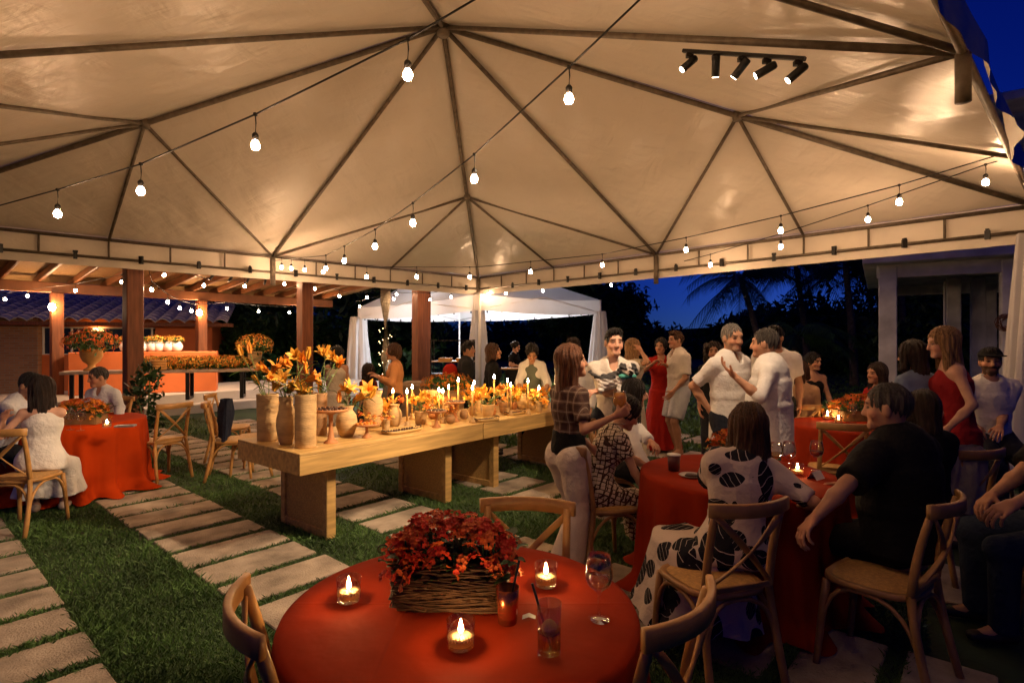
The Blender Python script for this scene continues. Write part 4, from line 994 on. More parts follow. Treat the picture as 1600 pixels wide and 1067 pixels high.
# ---- round tables with cloths to the ground
def round_table(c, R0, label, clabel, mat, seed, puddle=.06, zt=.76):
    t = thing('round_table', label, 'table', (c[0], c[1], 0), 0, 'round banquet tables')
    MB().lathe([(0, zt - .03), (R0 - .01, zt - .03), (R0 - .005, zt - .02), (R0 - .005, zt - .012), (R0 - .01, zt - .008), (0, zt - .008)], 48).build('tabletop', M_wood, t)
    MB().lathe([(0, 0), (.26, 0), (.26, .03), (.05, .06), (.045, zt - .04), (.12, zt - .032), (0, zt - .032)], 20).build('pedestal', M_wood, t, True)
    r = random.Random(seed); ph = [r.uniform(0, 6.28) for _ in range(6)]; m = 220; rows = []
    prof = [(0.001, zt), (R0 * .3, zt), (R0 * .6, zt), (R0 * .85, zt), (R0 * .97, zt), (R0, zt - .006), (R0 + .006, zt - .02)]
    for rr, z in prof: rows.append([(rr * math.cos(a), rr * math.sin(a), z + (.0012 * math.sin(3 * a + 6 * rr + ph[0]) + .0008 * math.sin(7 * a - 9 * rr) if z == zt else 0)) for a in np.linspace(0, 2 * math.pi, m, endpoint=False)])
    nz = 16
    for i in range(1, nz + 1):
        s = i / nz; z = zt - .02 - (zt - .03) * s; row = []
        for a in np.linspace(0, 2 * math.pi, m, endpoint=False):
            g_ = math.sin(13 * a + ph[1] + 1.3 * math.sin(3 * a + ph[2])); g2 = math.sin(29 * a + ph[3]); g3 = math.sin(6 * a + ph[4])
            fo = (max(g_, -.55) * .052 + g2 * .012 + g3 * .022) * s ** .8
            rad = R0 + .008 + .018 * s + fo + (puddle * (s - .86) / .14 * (1 + g_ * .8) if s > .86 else 0)
            row.append((rad * math.cos(a), rad * math.sin(a), max(z, .012 + .008 * (g2 + 1))))
        rows.append(row)
    o = MB().grid(np.array(rows), True).build('tablecloth', mat, None, True, (c[0], c[1], 0)); tag(o, clabel, 'tablecloth', 'long round tablecloths')
T1 = (-.16, 1.77); T2 = (XD(1152, 3.55), 3.55); T3 = (XD(1332, 5.6), 5.6); T0 = (-4.68, 6.0)
round_table(T1, .55, 'round table nearest the camera under a red cloth', 'red cloth on the nearest round table', M_clothred, 1)
round_table(T2, .60, 'round table between the seated guests on the right', 'red cloth on the table between the seated guests', M_clothred, 2)
round_table(T3, .60, 'round table at the rear right under a red cloth', 'red cloth on the rear right table with the empty chair', M_clothred, 3)
round_table(T0, .60, 'round table at the left under a burnt orange cloth', 'burnt orange cloth falling in folds on the left table', M_cloth, 4, .10)

# ---- candles in glass cups
def glass_candle(label, p, s=1.0, group='candles in glass cups'):
    t = thing('glass_candle', label, 'candle', p, 0, group)
    MB().lathe([(0, .0), (.034, .0), (.037, .004), (.040, .075), (.038, .075), (.0355, .012), (0, .010)], 24).build('cup', M_glass, t, True)
    MB().lathe([(0, .0115), (.0345, .0115), (.0365, .032), (.02, .030), (0, .030)], 20).build('wax', M_wax, t, True)
    MB().tube([(0, 0, .030), (.001, 0, .040)], .0012, 5).build('wick', M_black, t)
    MB().lathe([(.0, .037), (.0055, .042), (.0075, .050), (.005, .060), (.0022, .070), (.0004, .078)], 10).build('flame', M_flame, t, True)
    t.scale = (s, s, s); return t
ZT = .7605
for px, py, lab in ((545, 938, 'glass candle at the left of the nearest red table'), (853, 914, 'glass candle behind the wine glass on the nearest table'), (720, 1010, 'glass candle in front of the flower basket')):
    glass_candle(lab, G(px, py, ZT))
glass_candle('glass candle between wine glasses on the table of the seated guests', G(1246, 742, ZT), .95)
glass_candle('glass candle nearest the empty chair on the rear table', G(1310, 661, ZT)); glass_candle('glass candle in a tall cup left on the rear table', G(1293, 656, ZT), 1.25)
glass_candle('glass candle at the front of the orange table', G(167, 668, ZT))
# ---- glasses
def lathe_obj(name, prof, mat, parent, seg=24, smooth=True, z=0): return MB().lathe([(r, zz + z) for r, zz in prof], seg).build(name, mat, parent, smooth)
def wine_glass(label, p, drink=None, s=1.0, group='stemmed glasses', tilt=None):
    t = thing('wine_glass', label, 'glass', p, 0, group); t.scale = (s, s, s)
    lathe_obj('glass', [(0, .003), (.033, .0), (.034, .003), (.006, .008), (.0035, .03), (.0035, .075), (.008, .085), (.034, .105), (.042, .13), (.040, .16), (.034, .195), (.0325, .195), (.0385, .16), (.040, .13), (.032, .107), (.006, .089), (0, .088)], M_glass, t)
    if drink:
        m_, lv = drink; pr = [(0, .0895), (.006, .0905), (.031, .108), (.0385, .13)]
        if lv > .135: pr += [(.0375, .16)] + ([(.034, lv)] if lv > .16 else [])
        pr += [(0, pr[-1][1])]; lathe_obj('drink', pr, m_, t)
    return t
D_white = thin_glass('pale_wine', (.9, .82, .62)); D_amber = pm('amber_drink', (.95, .42, .08), .15, .1, 20, 0, alpha=.75); D_red = pm('dark_drink', (.10, .01, .01), .1, 0, bump=0)
wine_glass('stemmed glass with a little wine on the nearest red table', G(936, 968, ZT), (D_white, .12))
wine_glass('tall wine glass by the candle on the seated guests table', G(1243, 745, ZT) + Vector((.02, .12, 0)), None); wine_glass('second wine glass near the candle beside the woman in leaf print', G(1238, 742, ZT) + Vector((-.08, .05, 0)), (D_white, .12)); wine_glass('wine glass with dark drink before the man in black', G(1276, 736, ZT), (D_red, .12))
wine_glass('empty glass behind the flower box on the rear table', G(1333, 661, ZT)); wine_glass('glass at the left of the rear table candle', G(1297, 652, ZT))
wine_glass('left stemmed glass on the orange table', G(110, 672, ZT), (D_white, .12)); wine_glass('right stemmed glass on the orange table', G(126, 673, ZT), (D_white, .125))
t = thing('highball_glass', 'tall glass with ice, lemon and a black straw on the nearest table', 'glass', G(858, 1026, ZT))
lathe_obj('glass', [(0, .0), (.029, .0), (.031, .003), (.033, .145), (.0315, .145), (.0295, .014), (0, .012)], M_glass, t)
lathe_obj('drink', [(0, .0125), (.029, .0145), (.0305, .075), (0, .075)], thin_glass('weak_drink', (.78, .66, .40)), t)
MB().lathe([(0, 0), (.022, 0), (.022, .005), (0, .005)], 14).build('lemon_slice', pm('lemon', (.75, .55, .08), .4), t, True, (0, -.004, .078), 0).rotation_euler = (.9, .5, 0)
MB().tube([(.006, 0, .02), (-.045, .0, .195)], .0035, 8).build('straw', M_black, t, True)
t = thing('copper_cup', 'copper cup with a black straw beside the flower basket', 'cup', G(793, 972, ZT))
lathe_obj('cup', [(0, 0), (.028, 0), (.032, .05), (.036, .105), (.034, .105), (.029, .01), (0, .008)], pm('copper', (.62, .17, .07), .25, .1, 10, 0, metal=.9), t)
MB().tube([(.0, 0, .02), (.035, .0, .185)], .0038, 8).build('straw', M_black, t, True)
t = thing('eyeglasses', 'folded dark eyeglasses at the left of the flower basket', 'eyeglasses', G(611, 868, ZT) + Vector((0, 0, .004)))
MB().tube([(.022 * math.cos(a) - .03, .004 * math.sin(a * 2), .02 + .018 * math.sin(a)) for a in np.linspace(0, 6.28, 16)], .0025, 5).build('rim', M_black, t); MB().tube([(.022 * math.cos(a) + .03, .004 * math.sin(a * 2), .02 + .018 * math.sin(a)) for a in np.linspace(0, 6.28, 16)], .0025, 5).build('rim', M_black, t)
MB().tube([(-.052, 0, .03), (-.05, .05, .02), (.04, .045, .003)], .0025, 5).build('temple', M_black, t)
t = thing('napkin_scrap', 'small clear wrapper lying on the nearest red table', 'wrapper', G(826, 966, ZT) + Vector((0, 0, .002))); MB().grid([[(-.02, -.01, 0), (.0, -.012, .008), (.02, -.01, .001)], [(-.018, .012, .002), (.002, .01, .01), (.022, .012, 0)]]).build('wrapper', M_white, t, True)
tag(MB().bbox((0, 0, .009), (.17, .09, .018), .004).build('phone', pm('phone_shell', (.20, .19, .20), .3), None, False, G(196, 667, ZT), .25), 'grey phone and wallet at the right of the orange table', 'phone')
t = thing('paper_cup', 'dark cup under the reaching hand on the guests table', 'cup', G(1053, 735, ZT)); lathe_obj('cup', [(0, 0), (.034, 0), (.042, .10), (.040, .10), (.033, .008), (0, .006)], pm('cup_brown', (.10, .022, .02), .5), t); lathe_obj('lid', [(.0, .099), (.0435, .099), (.0435, .106), (0, .106)], M_white, t)
t = thing('saucer', 'small patterned plate in front of the dark cup', 'plate', G(1080, 745, ZT)); lathe_obj('plate', [(0, 0), (.04, 0), (.075, .012), (.072, .014), (.04, .004), (0, .004)], pm('plate', (.35, .25, .2), .4), t); lathe_obj('nuts', [(0, .004), (.04, .006), (.03, .018), (0, .02)], M_choc, t)
t = thing('menu_card', 'folded pale card by the candle on the guests table', 'card', G(1275, 748, ZT), .6); MB().grid([[(-.05, -.03, .0), (.05, -.03, .0)], [(-.05, 0, .045), (.05, 0, .045)], [(-.05, .03, .0), (.05, .03, .0)]]).build('card', M_white, t)

# ---- blossoms and planter boxes
def blossom_mesh(seed, pet=4, rad=.5, nf=11):
    r = random.Random(seed); q = MB()
    for c in range(nf):
        ca = r.uniform(0, 6.28); cr = r.uniform(.15, .7) if c else 0; cx, cy, cz = math.cos(ca) * cr, math.sin(ca) * cr, .45 - .35 * cr * cr + r.uniform(-.05, .12); tx, ty = cx * .7, cy * .7
        Vv = [(cx, cy, cz - .06)]; Ff = []
        ph = r.uniform(0, 6)
        for k in range(pet * 2):
            a = ph + math.pi * k / pet; R_ = .24 if k % 2 == 0 else .17; Vv.append((cx + math.cos(a) * R_, cy + math.sin(a) * R_, cz + (.05 if k % 2 == 0 else 0) - (tx * math.cos(a) + ty * math.sin(a)) * R_))
        for k in range(pet * 2): Ff.append((0, 1 + k, 1 + (k + 1) % (pet * 2)))
        q.add(np.array(Vv), Ff)
    return q
BLOW = [mesh_from(np.concatenate(b.v), b.f, 'blossom') for b in (blossom_mesh(10 + i, 4, .5, 5) for i in range(4))]
BMS = [mesh_from(np.concatenate(b.v), b.f, 'blossom') for b in (blossom_mesh(i) for i in range(4))]
def leaf_grid(p, d, L, wd, droop=.3, n=5, side=None):
    p, d = np.array(p, float), nrm(d); sd_ = nrm(np.cross(d, (0, 0, 1)) if side is None else side); rows = []
    for i in range(n + 1):
        s = i / n; c = p + d * L * s - np.array((0, 0, droop * L * s * s)); hw = wd * math.sin(math.pi * (.08 + .92 * s) ** .8) * (1 if i < n else .05); rows.append([c - sd_ * hw, c - np.array((0, 0, wd * .3)), c + sd_ * hw])
    return np.array(rows)
def planter(label, plabel, c, yaw, size, ht, n, bs, mats, weave, name_p, seed, single=True, spread=1.15, dome=.10, leafL=.05):
    r = random.Random(seed); a, b = size
    if weave == 'basket':
        t = thing('rattan_basket', label, 'basket', c, RAD(yaw), 'flower boxes on the tables'); q = MB()
        for i in range(270):
            z = r.uniform(.006, ht + .01); o_ = r.uniform(.0, .018); A, B_ = a / 2 + o_, b / 2 + o_; s0 = r.uniform(0, 4); ln = r.uniform(.6, 1.8); pts = []
            for s in np.linspace(s0, s0 + ln, 9):
                k = int(s) % 4; u = s - int(s); cs = [(-A, -B_), (A, -B_), (A, B_), (-A, B_), (-A, -B_)]; pts.append((cs[k][0] * (1 - u) + cs[k + 1][0] * u, cs[k][1] * (1 - u) + cs[k + 1][1] * u, max(.004, z + .011 * math.sin(s * 4 + i))))
            q.tube(pts, r.uniform(.0016, .0032), 4)
        q.build('twig_weave', M_basket, t, True); w0 = MB()
        for x, y, sx, sy in ((0, b / 2 - .006, a - .005, .008), (0, -b / 2 + .006, a - .005, .008), (a / 2 - .006, 0, .008, b - .022), (-a / 2 + .006, 0, .008, b - .022)): w0.box((x, y, ht / 2), (sx, sy, ht))
        w0.box((0, 0, .006), (a - .03, b - .03, .01)); w0.build('liner', M_basket, t)
    else:
        t = thing('planter_box', label, 'planter', c, RAD(yaw), 'flower boxes on the tables')
        for x, y, sx, sy in ((0, b / 2, a, .012), (0, -b / 2, a, .012), (a / 2 + .0065, 0, .012, b + .01), (-a / 2 - .0065, 0, .012, b + .01)): MB().bbox((x, y, ht / 2), (sx, sy, ht), .002).build('board', M_crate, t)
        MB().box((0, 0, .01), (a - .02, b - .02, .01)).build('board', M_crate, t)
    p = thing('flowering_plant', plabel, 'flowers', Vector(c) + Vector((0, 0, ht * .55)), RAD(yaw), 'flowering plants in boxes')
    q = MB()
    for i in range(n // 2 + 30):
        x, y = r.uniform(-.5, .5) * a * spread, r.uniform(-.5, .5) * b * spread * 1.1; z = ht * .35 + r.uniform(-.01, dome * .7); ang = r.uniform(0, 6.28)
        q.grid(leaf_grid((x, y, z), (math.cos(ang), math.sin(ang), r.uniform(0, .8)), leafL * r.uniform(.7, 1.4), leafL * .42, .3, 4))
    for i in range(40):
        x, y = r.uniform(-.42, .42) * a, r.uniform(-.42, .42) * b; q.tube([(x * .6, y * .6, 0), (x, y, ht * .5), (x * 1.1, y * 1.1, ht * .5 + dome * .7)], .003, 4)
    q.build('leaves', M_leaf if mats[0] is not M_red else M_leafd, p, True)
    qm = [MB() for _ in mats]
    for i in range(n):
        x, y = r.uniform(-.5, .5) * spread, r.uniform(-.5, .5) * spread * 1.1
        z = ht * .5 + dome * (1 - .9 * (abs(x) * 1.6) ** 3 - .8 * (abs(y) * 1.6) ** 3) + r.uniform(-.025, .02); s_ = bs * r.uniform(.75, 1.25); k = r.randrange(len(mats)); tl = (-y * 1.5 + r.uniform(-.35, .35), x * 1.5 + r.uniform(-.35, .35), r.uniform(0, 6))
        if single:
            o = link('blossom', BMS[i % 4], mats[k], p, (x * a, y * b, z)); o.scale = (s_, s_, s_); o.rotation_euler = tl
        else:
            M3 = np.array(Matrix.LocRotScale(Vector((x * a, y * b, z)), __import__('mathutils').Euler(tl), Vector((s_,) * 3))); me = BMS[i % 4]; co = np.array([v.co[:] + (1,) for v in me.vertices]) @ M3.T
            qm[k].add(co[:, :3], [tuple(f.vertices) for f in me.polygons])
    if not single:
        for k, m_ in enumerate(mats):
            if qm[k].n: stuff(qm[k].build('blossoms', m_, p))
    return p
M_redd = pm('dark_red_blossom', (.36, .018, .008), .6, .35, 40, .2, 120)
planter('dark twig basket on the nearest red table', 'red kalanchoe plant filling the twig basket on the nearest table', G(708, 935, ZT), -3, (.33, .19), .125, 300, .032, (M_red, M_redor, M_redor, M_red), 'basket', 'k', 1, True, 1.22, .115, .042)
planter('wooden flower box on the seated guests table', 'orange red flowers in the box beside the leaf print woman', G(1152, 725, ZT), 20, (.34, .17), .11, 170, .03, (M_redor, M_mari), 'box', 'k', 2, True, 1.2, .10, .05)
planter('wooden flower box on the rear right table', 'broad mass of orange flowers on the rear right table', G(1345, 656, ZT), 5, (.55, .24), .11, 190, .034, (M_redor, M_mari, M_mari), 'box', 'k', 3, True, 1.25, .13, .06)
planter('wooden flower box on the orange table', 'orange flowers in the box on the left table', G(128, 662, ZT), 8, (.36, .2), .12, 190, .036, (M_mari, M_redor), 'box', 'k', 4, True, 1.25, .10, .06)

# ---- buffet tables
bA = np.array((XD(467.5, 4.13), 4.13)); BT = RAD(39.2); bu = np.array((math.sin(BT), math.cos(BT))); bn = np.array((-bu[1], bu[0])); bang = math.atan2(bu[1], bu[0]); BLEN, BWID, ZB = 2.04, 1.0, .76
def buffet(a0, label):
    o = bA + bu * (a0 + BLEN / 2) + bn * BWID / 2
    t = thing('buffet_table', label, 'table', (o[0], o[1], 0), bang, 'long wooden buffet tables')
    L_ = BLEN - .008; th = .165
    MB().bbox((0, 0, ZB - .011), (L_, BWID, .022), .003).build('top_board', M_tablewood, t)
    for y in (-1, 1): MB().bbox((0, y * (BWID / 2 - .014), ZB - .022 - (th - .022) / 2 - .0005), (L_, .028, th - .022), .003).build('apron_board', M_tablewood, t)
    for x in (-1, 1): MB().bbox((x * (L_ / 2 - .014), 0, ZB - .022 - (th - .022) / 2 - .0005), (.028, BWID - .058, th - .022), .003).build('apron_board', M_tablewood, t)
    MB().box((0, 0, ZB - th + .006), (L_ - .06, BWID - .06, .008)).build('underside', M_tablewood, t)
    H0 = ZB - th
    for x in (-.66, .66):
        ye = .33
        for y in (-ye, ye): MB().bbox((x, y, H0 / 2), (.085, .065, H0), .004).build('leg', M_tablewood, t)
        for z in (.035, H0 - .035): MB().bbox((x, 0, z), (.083, 2 * ye - .066, .068), .004).build('rail', M_tablewood, t)
        for sx in (-1, 1): MB().box((x + sx * .022, 0, H0 / 2), (.006, 2 * ye - .066, H0 - .14)).build('cane_panel', M_cane, t)
    return t
buffet(0, 'nearest long honey-coloured wooden buffet table with cane leg panels')
buffet(BLEN + .004, 'farther long wooden buffet table behind the standing woman')
n_, b_ = mat_nodes(M_cane); 
def onB(px, py): return G(px, py, ZB)
# ---- clay vases
def vase(label, p, prof, mat, hgt, wid, name='clay_vase', group='clay vases on the buffet', handle=False, seg=28):
    t = thing(name, label, 'vase', p, random.uniform(0, 6), group)
    P_ = [(r * wid / 2, z * hgt) for r, z in prof]; inner = [(r * wid / 2 * .9, z * hgt) for r, z in reversed(prof) if z > .45]
    MB().lathe([(0, 0)] + P_ + inner + [(0, inner[-1][1] - .002)], seg, wob=.01).build('body', mat, t, True)
    if handle:
        z0, z1 = hgt * .45, hgt * .85; MB().tube(bez((wid * .42, 0, z1), (wid * .85, 0, hgt * .7), (wid * .45, 0, z0), 9), wid * .06, 8).build('handle', mat, t, True)
    return t
CYL = [(.92, 0), (.96, .02), (.97, .5), (1, .97), (1, 1)]; BELLY = [(.55, 0), (.72, .08), (.97, .35), (1, .5), (.9, .68), (.62, .83), (.55, .88), (.68, .97), (.7, 1)]
JUG = [(.6, 0), (.75, .06), (1, .38), (.95, .55), (.72, .75), (.62, .85), (.72, 1)]; POT = [(.62, 0), (.7, .03), (.86, .5), (.96, .9), (1, .93), (1, 1)]; TALLP = [(.6, 0), (.8, .15), (1, .55), (.94, .74), (.78, .82), (.76, .88), (.9, .96), (.92, 1)]
LOWP = [(.5, 0), (.8, .15), (1, .5), (.8, .8), (.6, .88), (.66, 1)]
def v_px(label, x0, x1, yt, yb, prof, mat, **kw):
    p = onB((x0 + x1) / 2, yb); D = p.y; p = p + Vector((0, .0, .0)); return vase(label, p, prof, mat, (yb - yt) / F * D, (x1 - x0) / F * D, **kw), p, (yb - yt) / F * D
VZ = {}
for key, lab, x0, x1, yt, yb, pr, mt, kw in (
    ('A', 'leftmost tall cylindrical clay vase on the buffet corner', 402, 434, 616, 688, CYL, M_clay, {}),
    ('B', 'narrow-necked clay jug between the two tall cylinders', 432, 463, 620, 694, JUG, M_clay, {}),
    ('C', 'frontmost tall cylindrical clay vase at the buffet edge', 461, 494, 616, 699, CYL, M_clay, {}),
    ('D', 'clay cylinder behind the frontmost vase', 489, 511, 614, 680, CYL, M_clayd, {}),
    ('F', 'round clay pot behind the tall cake stand', 525, 558, 634, 682, BELLY, M_clay, {}),
    ('G', 'broad tall clay urn with a wide rim in the buffet middle', 567, 599, 611, 668, TALLP, M_clay, {}),
    ('H', 'pale rounded clay jar beside the urn', 605, 628, 632, 666, BELLY, M_clay, {}),
    ('J', 'clay pot holding upright yellow lilies', 648, 668, 643, 663, POT, M_clay, {}),
    ('K', 'pale clay jar behind the candle cluster', 664, 686, 610, 648, TALLP, M_clay, {}),
    ('L', 'dark clay jug behind the goblet stand', 690, 712, 625, 655, BELLY, M_clayd, dict(handle=True)),
    ('M', 'small squat clay jar under the lilies', 718, 732, 640, 655, LOWP, M_clayd, {}),
    ('N', 'clay pot with lily spray right of the table joint', 752, 773, 632, 652, POT, M_clay, {}),
    ('O', 'clay pot with lilies above the second tray', 778, 798, 628, 645, POT, M_clayd, {}),
    ('P', 'clay jug with a handle near the far candles', 806, 825, 615, 640, BELLY, M_clay, dict(handle=True)),
    ('Q', 'small clay cup near the end of the far buffet', 836, 849, 626, 645, POT, M_clay, {}),
    ('S', 'wide clay pot behind the lily sprays', 730, 752, 612, 636, BELLY, M_clayd, {}),
    ('T', 'last clay pot beside the plaid-shirted woman', 846, 858, 618, 638, JUG, M_clay, {})):
    VZ[key] = v_px(lab, x0, x1, yt, yb, pr, mt, **kw)
# ---- cake stands, trays, sweets
def cake_stand(label, xc, yplate, yfoot, wpx, food):
    p = onB(xc, yfoot); D = p.y; hgt = (yfoot - yplate) / F * D; R_ = wpx / F * D / 2; t = thing('cake_stand', label, 'cake stand', p, 0, 'cake stands on the buffet')
    MB().lathe([(0, 0), (R_ * .42, 0), (R_ * .42, .006), (R_ * .2, .03), (R_ * .11, hgt * .5), (R_ * .14, hgt * .85), (R_ * .5, hgt * .95)], 24).build('foot', M_terracotta, t, True)
    MB().lathe([(0, hgt * .94), (R_ * .9, hgt * .95), (R_, hgt * .97), (R_, hgt + .012), (R_ * .96, hgt + .012), (R_ * .94, hgt), (0, hgt)], 32).build('plate', M_terracotta, t, True)
    rr = random.Random(int(xc)); n = 26 if food == 'choc' else 14
    sw = MB().lathe([(0, 0), (.013, 0), (.0135, .008), (.009, .017), (0, .019)], 8); me = mesh_from(np.concatenate(sw.v), sw.f, 'sweet', True)
    for i in range(n):
        a, d = i * 2.4, R_ * .86 * math.sqrt((i + .5) / n); q = thing('sweet', 'small %s on the %s' % ('dark chocolate sweets' if food == 'choc' else 'orange sweets', label), 'sweet', p + Vector((math.cos(a) * d, math.sin(a) * d, hgt + .002)), 0, 'sweets on ' + label) if False else link('sweet', me, M_choc if food == 'choc' else M_mari, None, p + Vector((math.cos(a) * d, math.sin(a) * d, hgt + .002)), a)
        tag(q, 'small %s sweet on the %s' % ('dark chocolate' if food == 'choc' else 'orange', label), 'sweet', 'sweets on the ' + label)
    return t
cake_stand('tall terracotta cake stand', 517, 641, 692, 52, 'choc'); cake_stand('low terracotta cake stand with orange flowers', 573, 664, 684, 36, 'or'); cake_stand('squat cake stand right of the wooden tray', 682, 643, 668, 32, 'choc'); cake_stand('goblet-shaped terracotta cake stand behind the lilies', 712, 629, 659, 30, 'choc')
def tray(label, xc, yc, L_, wd, yawd, food):
    p = onB(xc, yc); t = thing('wooden_tray', label, 'tray', p, RAD(yawd), 'wooden serving trays'); n = 28
    def ring(k, z): return [(L_ / 2 * k * np.sign(math.cos(a)) * abs(math.cos(a)) ** .5, wd / 2 * k * np.sign(math.sin(a)) * abs(math.sin(a)) ** .5, z) for a in np.linspace(0, 6.283, n, endpoint=False)]
    MB().grid(np.array([ring(.02, 0), ring(.92, 0), ring(1, .03), ring(.96, .03), ring(.9, .008), ring(.02, .008)]), True).build('bowl', M_tablewood, t, True)
    for sg in (-1, 1): MB().tube(bez((sg * L_ * .47, -.04, .025), (sg * L_ * .58, 0, .055), (sg * L_ * .47, .04, .025), 7), .006, 6).build('handle', M_choc, t, True)
    rr = random.Random(int(xc)); sw = MB().lathe([(0, 0), (.013, 0), (.013, .008), (.008, .017), (0, .018)], 8); me = mesh_from(np.concatenate(sw.v), sw.f, 'sweet', True); M4 = rot(RAD(yawd))
    for i in range(22):
        l_ = M4 @ np.array(((i % 11 - 5) * L_ * .075 + rr.uniform(-.004, .004), (i // 11 - .5) * wd * .36, 0.009)); tag(link('sweet', me, M_choc, None, p + Vector(l_), 0), 'small dark sweet in rows on the ' + label, 'sweet', 'sweets on the ' + label)
tray('oval wooden tray at the buffet front edge', 628, 675, .42, .2, 51, 0); tray('boat-shaped wooden tray right of the table joint', 806, 647, .36, .17, 51, 0); tray('round-ended wooden bowl beside the table joint', 760, 658, .3, .16, 40, 0)
# ---- taper candles
def taper(label, px, yflame, pybase, D, holder=True):
    base = W(px, pybase, D); base.z = max(base.z, ZB) if holder else base.z
    t = thing('taper_candle', label, 'candle', (base.x, base.y, ZB), 0, 'lit taper candles on the buffet'); zt_ = W(px, yflame, D).z - ZB - .03
    MB().lathe([(0, 0), (.035, 0), (.03, .02), (.016, .035), (.028, .06), (.024, .062), (.0, .05)], 16).build('holder', M_clay, t, True)
    MB().tube([(0, 0, .05), (0, 0, zt_)], .0105, 10).build('wax', M_taper, t, True)
    MB().tube([(0, 0, zt_), (0, 0, zt_ + .010)], .0012, 5).build('wick', M_black, t)
    MB().lathe([(0, zt_ + .006), (.007, zt_ + .014), (.010, zt_ + .024), (.0065, zt_ + .038), (.0025, zt_ + .050), (0, zt_ + .060)], 10).build('flame', M_flame, t, True)
for px, yf, D, lab in ((636, 612, 5.42, 'taper candle in front of the clay jar'), (614, 611, 5.9, 'taper candle left of the pale jar'), (644, 605, 6.0, 'taper candle behind the upright lilies'), (686, 609, 5.9, 'left taper of the crowded candle cluster'), (692, 611, 5.7, 'shortest taper of the crowded candle cluster'), (701, 605, 6.1, 'right taper of the crowded candle cluster'),
                       (716, 594, 6.2, 'tall taper candle below the white curtain'), (738, 606, 5.75, 'taper candle standing nearest the table joint'), (741, 598, 6.3, 'taper candle just behind the joint candle'), (772, 589, 6.6, 'tallest taper candle in the middle of the far table'), (793, 595, 6.5, 'taper candle left of the apron server'), (798, 601, 6.3, 'low taper candle left of the apron server'), (825, 596, 6.4, 'taper candle right in front of the apron server'), (842, 606, 6.6, 'last taper candle beside the woman in plaid')):
    taper(lab, px, yf, 660, D)
# ---- lilies
def lily_mesh(openn, seed):
    r = random.Random(seed); q = MB(); L_ = 1.0
    for k in range(6):
        a = k * math.pi / 3 + r.uniform(-.1, .1); rows = []; d = np.array((math.cos(a), math.sin(a), 0)); sd_ = np.array((-math.sin(a), math.cos(a), 0)); op = openn * (1 if k % 2 else .86)
        for i in range(7):
            s = i / 6; rad = .05 + op * (.12 * s + .62 * s ** 2.2); z = L_ * (s - op * .42 * s ** 3); hw = .19 * math.sin(math.pi * (.10 + .88 * s) ** .85) + .012; c = d * rad + np.array((0, 0, z)); rows.append([c - sd_ * hw + d * .03, c, c + sd_ * hw + d * .03])
        q.grid(np.array(rows))
    for k in range(5):
        a = k * 1.256; q.tube([(0, 0, .2), (math.cos(a) * .12 * openn, math.sin(a) * .12 * openn, .8), (math.cos(a) * .2 * openn, math.sin(a) * .2 * openn, .95)], [.012, .012, .03], 4)
    return mesh_from(np.concatenate(q.v), q.f, 'flower', True)
LOPEN, LMID, LBUD = lily_mesh(1.0, 1), lily_mesh(.55, 2), lily_mesh(.10, 3)
def lily_flower(parent, base, p, d, L_, me, mat):
    o = link('flower', me, mat, parent, Vector(p) - Vector(base)); o.rotation_mode = 'QUATERNION'; o.rotation_quaternion = Vector(d).to_track_quat('Z', 'Y'); o.scale = (L_,) * 3; return o
def bouquet(label, base, heads, leaves=10, seed=0, L_=.13, group='lily bouquets', stemr=.004, leafl=.16):
    """heads: world points of blooms with opening 0..2"""
    r = random.Random(seed); base = np.array(base); t = thing('lily_bouquet', label, 'lilies', base, 0, group); q = MB()
    for (p, op) in heads:
        p = np.array(p); d = nrm(p - base + np.array((r.uniform(-.05, .05), r.uniform(-.05, .05), .02))); mid_ = (base + p) / 2 + np.array((r.uniform(-.02, .02), r.uniform(-.02, .02), .0))
        dirf = nrm(d * .7 + np.array((r.uniform(-.9, .9), r.uniform(-1.0, .3), r.uniform(-.2, .6)))) if op else nrm(d + np.array((r.uniform(-.35, .35), r.uniform(-.35, .35), .5)))
        st = p - dirf * L_ * .5; q.tube([base - base, mid_ - base, st - base], [stemr * 1.2, stemr, stemr * .8], 6)
        lily_flower(t, base, st, dirf, L_ * (1 if op else .8), (LBUD, LMID, LOPEN)[op], M_lily if r.random() < .6 else M_lilyb)
    q.build('stems', M_stem, t, True)
    for i in range(leaves):
        p, _ = heads[i % len(heads)]; u = r.uniform(.25, .85); c = (np.array(p) - base) * u; a = r.uniform(0, 6.28)
        MB().grid(leaf_grid(c, (math.cos(a), math.sin(a), r.uniform(.1, 1.1)), leafl * r.uniform(.6, 1.2), .014, .45)).build('leaf', M_leaf, t, True)
    return t
def vtop(k): t, p, h_ = VZ[k]; return np.array(p) + np.array((0, 0, h_ * .8)), p.y
b0, D0 = vtop('A'); bouquet('lilies with long stems in the leftmost cylinder', b0, [(W(374, 545, D0), 0), (W(389, 541, D0), 0), (W(424, 590, D0 + .1), 1), (W(409, 575, D0 - .05), 1), (W(398, 592, D0 + .05), 0)], 12, 1)
b0, D0 = vtop('B'); bouquet('orange lilies leaning left from the clay jug', b0, [(W(432, 572, D0), 2), (W(440, 588, D0 - .1), 2), (W(446, 566, D0 + .1), 1), (W(470, 560, D0), 1), (W(433, 600, D0), 2), (W(455, 606, D0), 1)], 16, 2)
b0, D0 = vtop('C'); bouquet('tall open lilies in the frontmost cylinder', b0, [(W(460, 556, D0), 1), (W(482, 549, D0), 0), (W(474, 609, D0), 2), (W(463, 600, D0 + .1), 2), (W(490, 590, D0), 1), (W(478, 572, D0 + .1), 0)], 16, 3)
